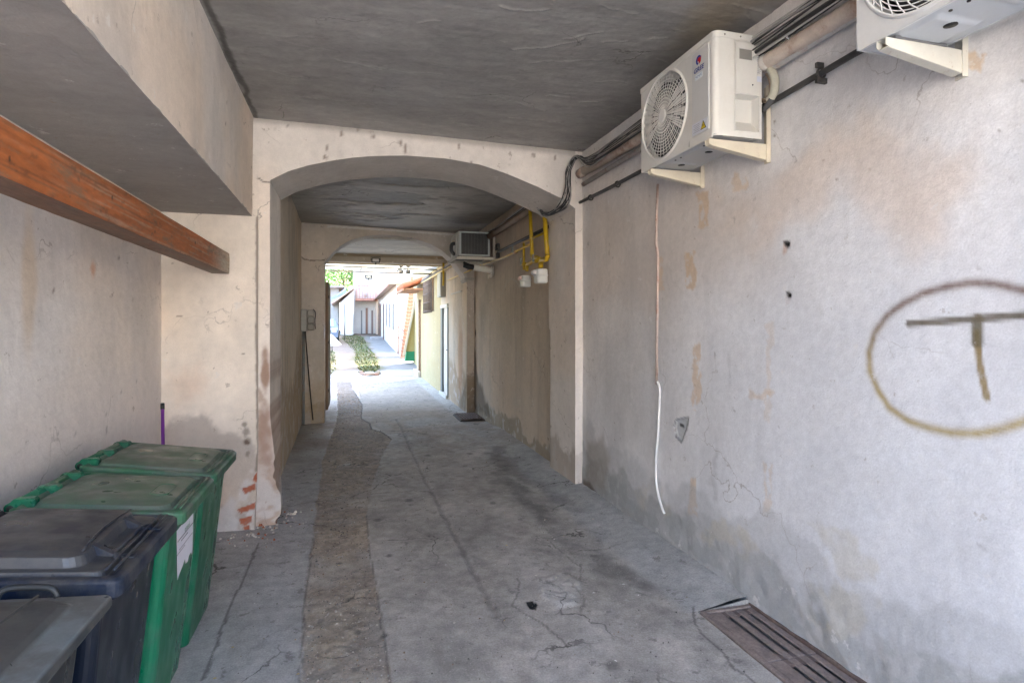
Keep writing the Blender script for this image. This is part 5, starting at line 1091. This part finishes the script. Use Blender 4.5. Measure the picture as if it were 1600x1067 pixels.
for k in range(90):
    x = rs2.uniform(-.8, 2.0); y = 2.3+rs2.random()**1.4*6; s_ = rs2.uniform(.004, .012); a = rs2.uniform(0, 6.3); z = float(floor_h(np.array([x]), np.array([y]))[0])+.003
    if x > 1.85 and y < 3: continue
    mb.add([(x+s_*math.cos(a), y+s_*math.sin(a), z), (x+.5*s_*math.cos(a+1.57), y+.5*s_*math.sin(a+1.57), z+.004), (x-s_*math.cos(a), y-s_*math.sin(a), z+.002), (x-.5*s_*math.cos(a+1.57), y-.5*s_*math.sin(a+1.57), z+.004)], [(0, 1, 2, 3)], rs2.choice(((.70, .69, .66), (.45, .33, .10), (.20, .12, .07), (.6, .58, .5))))
mb.build('litter', M['leaf'], kind='stuff', label='scattered scraps and bits of leaf on the concrete floor', cat='litter')
# dry leaves by the broken slab edge
mb = MB()
for k in range(170):
    u = rs2.uniform(527, 565); v = rs2.uniform(612, 648); x, y, z = onZ(u, v, .01); s_ = rs2.uniform(.012, .03); a = rs2.uniform(0, 6.3); z += rs2.uniform(0.005, .03)
    P = [(x+s_*math.cos(a), y+s_*math.sin(a), z), (x+.4*s_*math.cos(a+1.57), y+.4*s_*math.sin(a+1.57), z+.008), (x-s_*math.cos(a), y-s_*math.sin(a), z+rs2.uniform(0, .012)), (x-.4*s_*math.cos(a+1.57), y-.4*s_*math.sin(a+1.57), z+.008)]
    mb.add(P, [(0, 1, 2, 3)], rs2.choice(((.22, .12, .06), (.30, .18, .09), (.14, .08, .05))))
mb.build('dry_leaves', M['leaf'], kind='stuff', label='dry brown leaves lying in the broken asphalt', cat='leaves')
# ================================================================ COURTYARD
GH = ground_h
WH = (.70, .67, .61)
# yellow house pier and stair
yh = thing('yellow_house', (XW, 17.1, 0), 'yellow rendered house corner with a tall orange-framed door beyond the barred window', 'house')
mb = MB()
mb.box(XW, XW+.25, 17.105, 17.75, -.05, 3.4, (.40, .335, .18)); mb.box(XW, XW+.25, 18.45, 18.9, -.05, 3.4, (.44, .39, .26)); mb.box(XW+.001, XW+.249, 17.752, 18.448, 2.45, 3.4, (.40, .335, .18)); mb.box(XW+.26, XW+6.5, 17.105, 22.5, -.05, 6.8, (.40, .335, .18)); mb.build('wall', M['far'], yh)  # block behind made tall and deep to shade the yard
mb = MB(); mb.box(XW-.10, XW-.002, 17.9, 19.0, -.02, .22, (.55, .52, .42), .01); mb.box(XW-.10, XW+.5, 19.0, 19.15, -.02, .22, (.55, .52, .42), .01); mb.build('plinth', M['far'], yh)
mb = MB(); mb.box(XW+.12, XW+.16, 17.752, 18.448, .10, 2.45, (.27, .10, .035)); d_ = mb.build('door', M['wood'], yh)
mb = MB(); mb.box(XW-.01, XW+.119, 17.755, 17.81, .05, 2.44, (.30, .22, .13)); mb.box(XW-.01, XW+.119, 18.39, 18.445, .05, 2.44, (.30, .22, .13)); mb.build('frame', M['wood'], d_)
# tiled canopy above
tc = thing('tiled_canopy', (XW, 18.2, 2.9), 'little terracotta-tiled canopy jutting from the yellow house', 'canopy')
p0 = onY(631, 459, 19.3); p1_ = onY(663, 448, 17.3)
mb = MB()
for k in range(10):
    f0 = k/10; x = XW-.62+.02*0; y = 17.2+k*.24
    mb.tube([(XW+.02, y, 3.02), (XW-.60, y, 2.80)], [.07, .085], 8, (.42*random.uniform(.8, 1.1), .16, .085))
mb.build('tiles', M['stone'], tc)
mb = MB(); mb.box(XW-.60, XW-.002, 17.2, 19.4, 2.70, 2.745, (.35, .2, .12)); mb.box(XW-.62, XW-.58, 17.15, 19.45, 2.66, 2.72, (.3, .17, .1)); mb.build('timber', M['oldwood'], tc)
# outside stair with brick flank
st = thing('brick_stair', (2.1, 24, GH(24)), 'steep outside stair with a red-brick flank and iron rail beside the yellow house', 'stairs')
def stp_(u, v, y=24.0): return onY(u, v, y)
ft = onY(625, 555, 24.5); tp_ = onY(642, 432, 24.5)
y = 24.5; x0b = ft[0]; x1b = tp_[0]; zb0 = GH(24)+0.0; zt0 = tp_[2]
mb = MB()
nS = 20
def brickc(a, b):
    c = np.zeros(a.shape+(3,))+np.array((.33, .18, .13)); r_ = np.floor(b/.075); xx_ = a+.11*(r_ % 2)
    m = ((b/.075) % 1 < .17) | ((xx_/.22) % 1 < .08); c = mix(c, (.42, .36, .32), m*.7); return c*(.75+.5*fbm(a*9, b*9, 3))[..., None]
slope = (x1b-x0b)/(zt0-zb0)
mb.grid(np.linspace(0, 1, 60), spaced([(zb0, zt0, .03)]), lambda t, z: (x0b+slope*(z-zb0)+t*.34, 24.5+0*t, z), lambda t, z: brickc(t*.34, z), (0, .9, 0))
mb.build('flank', M['stone'], st)
mb = MB(); L_ = math.hypot(x1b-x0b, zt0-zb0)
mb.prism([(x0b+.341, zb0), (x0b+.44, zb0), (x1b+.44, zt0), (x1b+.341, zt0)], 24.40, 24.6, lambda a, b, c_: (a, c_, b), (.7, .66, .55)); mb.build('coping', M['far'], st)
mb = MB()
for k in range(nS):
    z = zb0+(zt0-zb0)*k/nS; x = x0b+slope*(z-zb0); mb.box(x+.08, x+.5, 24.62, 25.39, z, z+(zt0-zb0)/nS*.95, (.5, .45, .4))
mb.build('steps', M['far'], st)
mb = MB(); pr = onY(622, 510, 24.3); pb_ = onY(622, 553, 24.3); mb.tube([pb_, pr], .03, 6, (.2, .13, .12)); mb.tube([pr, onY(634, 520, 24.3)], .02, 6, (.2, .13, .12)); mb.tube([onY(623, 527, 24.3), onY(633, 535, 24.3)], .02, 6, (.2, .13, .12)); mb.build('iron_rail', M['rust'], st)
gw = thing('yellow_wall', (2.6, 26, GH(26)), 'yellow garden wall with a green-painted foot behind the stair', 'wall')
YP = [onY(u, v, 22.0) for u, v in ((631.5, 549), (652, 452), (668, 452), (668, 549))]
mb = MB(); mb.prism([(p[0], p[2]) for p in YP], 22.0, 22.3, lambda a, b, c_: (a, c_, b), (.36, .30, .12)); mb.build('upper_wall', M['far'], gw)
YP = [onY(u, v, 21.97) for u, v in ((636, 549.2), (668, 549.2), (668, 564), (633, 564))]
mb = MB(); mb.prism([(p[0], p[2]) for p in YP], 21.97, 22.33, lambda a, b, c_: (a, c_, b), (.03, .20, .09)); mb.build('green_foot', M['far'], gw)
YP = [onY(u, v, 21.9) for u, v in ((629, 556), (632.5, 556), (654, 452), (651, 452))]
mb = MB(); mb.prism([(p[0], p[2]) for p in YP], 21.86, 21.965, lambda a, b, c_: (a, c_, b), (.42, .38, .28)); mb.build('sloping_rail', M['far'], gw)
# row house along the path
rh = thing('row_house', (2.3, 28, GH(28)), 'long low white row house with tall narrow windows along the right of the yard', 'house')
XH = 2.15
mb = MB(); mb.box(XH, 8, 27.5, 44, GH(27), 3.55, WH); mb.build('wall', M['far'], rh)
mb = MB(); mb.prism([(XH-.35, 3.56), (XH-.35, 3.61), (4.2, 3.92), (4.2, 3.56)], 27.3, 44.2, lambda a, b, c_: (a, c_, b), (.45, .33, .26)); mb.build('roof', M['stone'], rh)
mb = MB(); mb.box(XH-.40, XH-.36, 27.3, 44.2, 3.48, 3.58, (.35, .2, .15)); mb.build('gutter', M['rust'], rh)
for k, yw in enumerate((28.8, 31.2, 34.2)):
    mb = MB(); z = GH(yw)+.95; mb.box(XH-.03, XH-.002, yw, yw+.9, z, z+1.45, (.45, .40, .34)); f_ = mb.build('window', M['plastic'], rh); mb = MB(); mb.box(XH-.038, XH-.031, yw+.12, yw+.78, z+.1, z+1.35, (.09, .09, .09)); mb.build('pane', M['glass'], f_)
for yw in (37, 40.5, 42.3):
    mb = MB(); z = GH(yw); mb.box(XH-.03, XH-.002, yw, yw+1.0, z, z+2.3, (.30, .17, .12)); f_ = mb.build('door', M['oldwood'], rh); mb = MB(); mb.box(XH-.045, XH-.031, yw+.1, yw+.9, z+.1, z+2.2, (.10, .09, .08)); mb.build('panel', M['dark'], f_)
mb = MB(); mb.box(XH-.8, XH-.05, 37.5, 38.7, GH(38)-.05, GH(38)+.16, (.4, .38, .36)); mb.build('step', M['stone'], rh)
uh = thing('upper_house', (3.4, 30, 3), 'tall blank white house rising behind the low row house', 'house')
mb = MB(); mb.box(4.0, 11, 27.6, 43, 3.9, 10, (.80, .79, .77)); mb.build('wall', M['far'], uh)
mb = MB(); mb.tube([(3.95, 29, 4), (3.95, 29, 10)], .05, 8, (.4, .4, .4)); mb.build('downpipe', M['metal'], uh)
# balcony house at the end
bh = thing('balcony_house', (1, 44, GH(44)), 'two-storey white house with a small balcony closing the yard', 'house')
X0h = onY(553, 460, 44.5)[0]; zb = GH(44)
mb = MB(); mb.box(X0h, 9, 44.5, 52, zb-.3, 7.4, WH); mb.build('wall', M['far'], bh)
mb = MB(); mb.box(X0h-.8, 9.3, 43.9, 52, 7.41, 7.6, (.55, .33, .16)); mb.build('eave', M['oldwood'], bh)
bl = [onY(u, v, 43.8) for u, v in ((556, 468), (589, 466))]
mb = MB(); mb.box(bl[0][0], bl[1][0], 43.3, 44.499, bl[0][2]-.1, bl[0][2]+.08, (.40, .20, .14)); bk = mb.build('balcony', M['stone'], bh)
mb = MB()
for k in range(14): x = bl[0][0]+.03+(bl[1][0]-bl[0][0]-.06)*k/13; mb.tube([(x, 43.35, bl[0][2]+.08), (x, 43.35, bl[0][2]+.98)], .018, 5, (.45, .2, .16))
mb.tube([(bl[0][0], 43.35, bl[0][2]+1.0), (bl[1][0], 43.35, bl[0][2]+1.0)], .03, 6, (.45, .2, .16))
for k in range(5): mb.tube([(bl[0][0]+.03, 43.35+.28*k, bl[0][2]+.08), (bl[0][0]+.03, 43.35+.28*k, bl[0][2]+1.0)], .02, 5, (.45, .2, .16))
mb.build('railing', M['rust'], bk)
for (u0, u1, v0, v1, nm, cc) in ((563, 567, 484, 524, 'door', (.12, .13, .13)), (570, 576, 480, 524, 'door', (.30, .16, .10)), (579, 584, 484, 522, 'door', (.22, .15, .12)), (559, 563, 428, 452, 'window', (.3, .3, .3)), (568, 575, 430, 462, 'window', (.45, .44, .42))):
    a = onY(u0, v1, 44.4); b_ = onY(u1, v0, 44.4); mb = MB(); mb.box(a[0], b_[0], 44.42, 44.497, a[2], b_[2], (.6, .57, .5)); f_ = mb.build(nm, M['plastic'], bh); mb = MB(); mb.box(a[0]+.06, b_[0]-.06, 44.40, 44.418, a[2]+.03, b_[2]-.06, cc); mb.build('panel' if nm == 'door' else 'pane', M['dark'] if nm == 'door' else M['glass'], f_)
mb = MB(); a = onY(586, 522, 44.2); mb.box(onY(587, 500, 44.2)[0], onY(590, 500, 44.2)[0], 43.6, 44.499, zb, 4.4, (.7, .55, .42)); mb.build('pillar', M['far'], bh)
# annex with lean-to roof and outside steps
an = thing('lean_to_annex', (-.8, 44, zb), 'white annex with a sloping lean-to roof and outside steps left of the balcony house', 'house')
xa = onY(532, 500, 43)[0]
mb = MB(); mb.prism([(xa, zb-.3), (X0h-.01, zb-.3), (X0h-.01, onY(553, 453, 43)[2]), (xa, onY(532, 472, 43)[2])], 43, 49, lambda a, b, c_: (a, c_, b), WH); mb.build('wall', M['far'], an)
mb = MB(); mb.prism([(xa-.6, onY(530, 476, 43)[2]), (X0h-.01, onY(553, 451.5, 43)[2]), (X0h-.01, onY(553, 449, 43)[2]), (xa-.6, onY(530, 473, 43)[2])], 42.4, 49.2, lambda a, b, c_: (a, c_, b), (.5, .36, .28)); mb.build('roof', M['stone'], an)
mb = MB()
for k in range(9): z = zb+k*.17; mb.box(onY(537, 500, 42.5)[0]+.02*k, onY(551, 500, 42.5)[0], 41.6+.14*k, 42.99, z-.01, z+.16, (.66, .62, .56))
mb.build('steps', M['stone'], an)
# sheds and roof on the far left
sd_ = thing('grey_shed', (-2.5, 40, 1), 'low grey shed with a tin roof at the left edge of the yard', 'shed')
a = onY(500, 478, 38); b_ = onY(534, 452, 38)
mb = MB(); mb.box(-6.5, onY(529, 470, 46)[0], 46, 52, .8, 4.6, (.40, .39, .37)); mb.build('wall', M['far'], sd_)
mb = MB(); mb.prism([(-7, 4.3), (onY(538, 455, 45)[0], 4.5), (onY(538, 452, 45)[0], 4.65), (-7, 4.45)], 45.4, 52, lambda a, b, c_: (a, c_, b), (.32, .27, .24)); mb.build('roof', M['stone'], sd_)
tp2 = thing('tarpaulin_shelter', (-1.8, 37, 2), 'blue-white tarpaulin sloping over the parked car', 'tarpaulin')
mb = MB(); A0 = onY(512, 482, 37); B0_ = onY(541, 452, 40); mb.grid(np.linspace(0, 1, 12), np.linspace(0, 1, 8), lambda s, t: (A0[0]-1.2+(B0_[0]-A0[0]+1.2)*s, 36.5+4*t, A0[2]-.1+(B0_[2]-A0[2])*s**1.3+.12*np.sin(t*6+s*5)), lambda s, t: mix(np.zeros(s.shape+(3,))+np.array((.55, .62, .72)), (.2, .33, .5), ss(fbm(s*3, t*3, 5), .45, .6)*.7), (0, 0, .02)); mb.build('sheet', M['sheet'], tp2)
for x in (A0[0]-.4, A0[0]+1.0):
    mb = MB(); mb.tube([(x, 38, .7), (x, 38, A0[2]+.3)], .04, 6, (.3, .3, .3)); mb.build('pole', M['metal'], tp2)
# parked car
ca = thing('parked_car', (-2.2, 35, GH(35)), 'dark blue-grey car parked under the tarpaulin shelter', 'car')
cx_, cy_, cz_ = onY(519, 515, 35)[0]-.45, 35, GH(35)
prof = [(-2.0, .35), (-1.95, .75), (-1.3, .90), (-.75, 1.38), (.75, 1.42), (1.45, .98), (2.0, .88), (2.05, .4)]
mb = MB(); mb.loft([[(cx_+sx*(.80 if z < 1.0 else .62), cy_+.0+yy, cz_+z) for yy, z in prof] for sx in (-1, -.85, .85, 1)], (.10, .14, .20)); mb.build('body', M['plastic'], ca)
mb = MB(); mb.loft([[(cx_+sx*.56, cy_-1.27, cz_+.93), (cx_+sx*.52, cy_-.80, cz_+1.33)] for sx in (-1, 1)], (.25, .36, .46), (False, False), closed=False); mb.P[-1][:, 2] += .02; mb.build('windscreen', M['glass'], ca)
for sx in (-1, 1):
    mb = MB(); mb.box(cx_+sx*.62-.03, cx_+sx*.62+.03, cy_-.6, cy_+.8, cz_+.98, cz_+1.3, (.2, .28, .35)); mb.build('side_window', M['glass'], ca)
    mb = MB(); mb.box(cx_+sx*.6-.12, cx_+sx*.6+.12, cy_-2.02, cy_-1.95, cz_+.62, cz_+.74, (.7, .7, .7)); mb.build('headlight', M['glass'], ca)
    for yy in (-1.25, 1.3):
        mb = MB(); mb.tube([(cx_+sx*.68-.09, cy_+yy, cz_+.31), (cx_+sx*.68+.14, cy_+yy, cz_+.31)], .31, 18, (.02, .02, .02)); mb.build('wheel', M['dark'], ca)
# heap of pale sand under a sheet
mb = MB(); sc_ = onG(517, 540); 
mb.grid(np.linspace(0, 1, 16), np.linspace(0, 2*math.pi, 30), lambda r_, a: (sc_[0]-.35+.95*r_*np.cos(a), sc_[1]+.4+1.5*r_*np.sin(a), GH(sc_[1])+.85*(1-r_**1.4)*(.7+.5*fbm(r_*4*np.cos(a)+4, r_*4*np.sin(a)+4, 3))), lambda r_, a: np.zeros(r_.shape+(3,))+np.array((.60, .56, .48)))
mb.build('sand_heap', M['ground'], label='pale heap of sand beside the wooden gate in the yard', cat='heap', loc=(sc_[0], sc_[1], GH(sc_[1])))
# brick-edged kerb stones at the near end of the grass
mb = MB(); kb = [onG(u, v) for u, v in ((562, 583), (568, 588), (578, 589), (588, 588), (592, 584))]
rk = random.Random(3)
for i in range(26):
    f = i/25*(len(kb)-1); j = min(int(f), len(kb)-2); p = Vector(kb[j]).lerp(Vector(kb[j+1]), f-j); s_ = rk.uniform(.05, .09); mb.box(p.x-s_, p.x+s_, p.y-s_, p.y+s_, p.z, p.z+rk.uniform(.06, .12), (.32*rk.uniform(.7, 1.2), .22, .16), .02)
mb.build('stone_edging', M['stone'], label='broken brick edging at the near end of the grass strip', cat='edging', loc=kb[2])
# grass
mb = MB(); rg = random.Random(2)
def ingr(x, y, P): 
    return inpoly(np.array([x]), np.array([y]), P)[0]
PG = [onG(u, v)[:2] for u, v in [(541, 522), (567, 527), (573, 540), (588, 560), (594, 576), (588, 583), (562, 583), (555, 567), (554, 550), (534, 530)]]
PG2 = [onG(u, v)[:2] for u, v in [(498, 548), (522, 550), (526, 578), (512, 592), (480, 590)]]
for P_, nn in ((PG, 3000), (PG2, 1200)):
    xs = [p[0] for p in P_]; ys = [p[1] for p in P_]; k = 0
    while k < nn:
        x = rg.uniform(min(xs), max(xs)); y = min(ys)+(max(ys)-min(ys))*rg.random()**1.6
        if not ingr(x, y, P_): continue
        if float(fbm(np.array([x*1.5]), np.array([y*1.2]), 3)[0]) < .22: k += 1; continue
        k += 1; z = GH(y)+.03; h = rg.uniform(.02, .075); a = rg.uniform(0, 3.14); wd = .010+.0007*y; lean = rg.uniform(-.06, .06)
        c_ = rg.choice(((.05, .09, .02), (.085, .11, .03), (.17, .15, .06), (.12, .12, .04)))
        mb.add([(x-wd*math.cos(a), y-wd*math.sin(a), z), (x+wd*math.cos(a), y+wd*math.sin(a), z), (x+lean, y+lean, z+h)], [(0, 1, 2)], c_)
mb.build('grass', M['leaf'], kind='stuff', label='patchy green and straw-coloured grass between the wheel tracks', cat='grass')
# trees and hillside
mb = MB(); mb.grid(spaced([(-60, 60, 3)]), spaced([(75, 150, 5)]), lambda a, b: (a, b, 1+14*ss(b, 78, 110)+5*fbm(a*.05, b*.05, 4)+2*(a < 0)), lambda a, b: mix(np.zeros(a.shape+(3,))+np.array((.10, .13, .05)), (.24, .22, .12), ss(fbm(a*.3, b*.3, 5), .4, .6)))
mb.build('hill', M['ground'], kind='structure')
def tree(x, y, z, h, r_, label, seed, dark=1):
    t = thing('tree', (x, y, z), label, 'tree', 'trees behind the yard'); q = random.Random(seed)
    mb = MB(); mb.tube(smoothpts([(x, y, z), (x+.1, y, z+h*.3), (x-.1, y, z+h*.6), (x, y, z+h*.85)], 3), [.2*(1-i/12)+.04 for i in range(10)], 8, (.14, .10, .07))
    for k in range(6): a = q.uniform(0, 6.3); mb.tube([(x, y, z+h*(.3+.08*k)), (x+r_*.6*math.cos(a), y+r_*.6*math.sin(a), z+h*(.5+.08*k))], [.07, .02], 5, (.14, .10, .07))
    mb.build('trunk', M['oldwood'], t); mb = MB()
    for k in range(42):
        a = q.uniform(0, 6.3); b = math.acos(q.uniform(-.7, 1)); rr_ = r_*q.uniform(.45, 1); cx, cy, cz = x+rr_*math.sin(b)*math.cos(a), y+rr_*math.sin(b)*math.sin(a), z+h*.66+rr_*.8*math.cos(b)
        for j in range(60):
            px, py, pz = cx+q.gauss(0, r_*.13), cy+q.gauss(0, r_*.13), cz+q.gauss(0, r_*.1); s_ = q.uniform(.08, .16); v = Vector((q.gauss(0, 1), q.gauss(0, 1), q.gauss(0, 1))).normalized(); u_ = v.orthogonal().normalized()*s_; w_ = v.cross(u_).normalized()*s_*.5
            p = Vector((px, py, pz)); g_ = q.uniform(.7, 1.3)*dark; mb.add([tuple(p-u_), tuple(p+w_), tuple(p+u_), tuple(p-w_)], [(0, 1, 2, 3)], (.06*g_, .13*g_, .035*g_))
    mb.build('crown', M['leaf'], t)
tree(-.4, 62, 1.2, 7.2, 2.8, 'bushy green tree between the sheet roof edge and the annex roof', 1)
tree(-2.6, 58, 1.0, 6.5, 3.0, 'pale leafy tree at the left edge of the yard view above the shed', 2, 1.6)
tree(2.8, 68, 2, 12, 3.5, 'tall green tree standing behind the balcony house', 3)
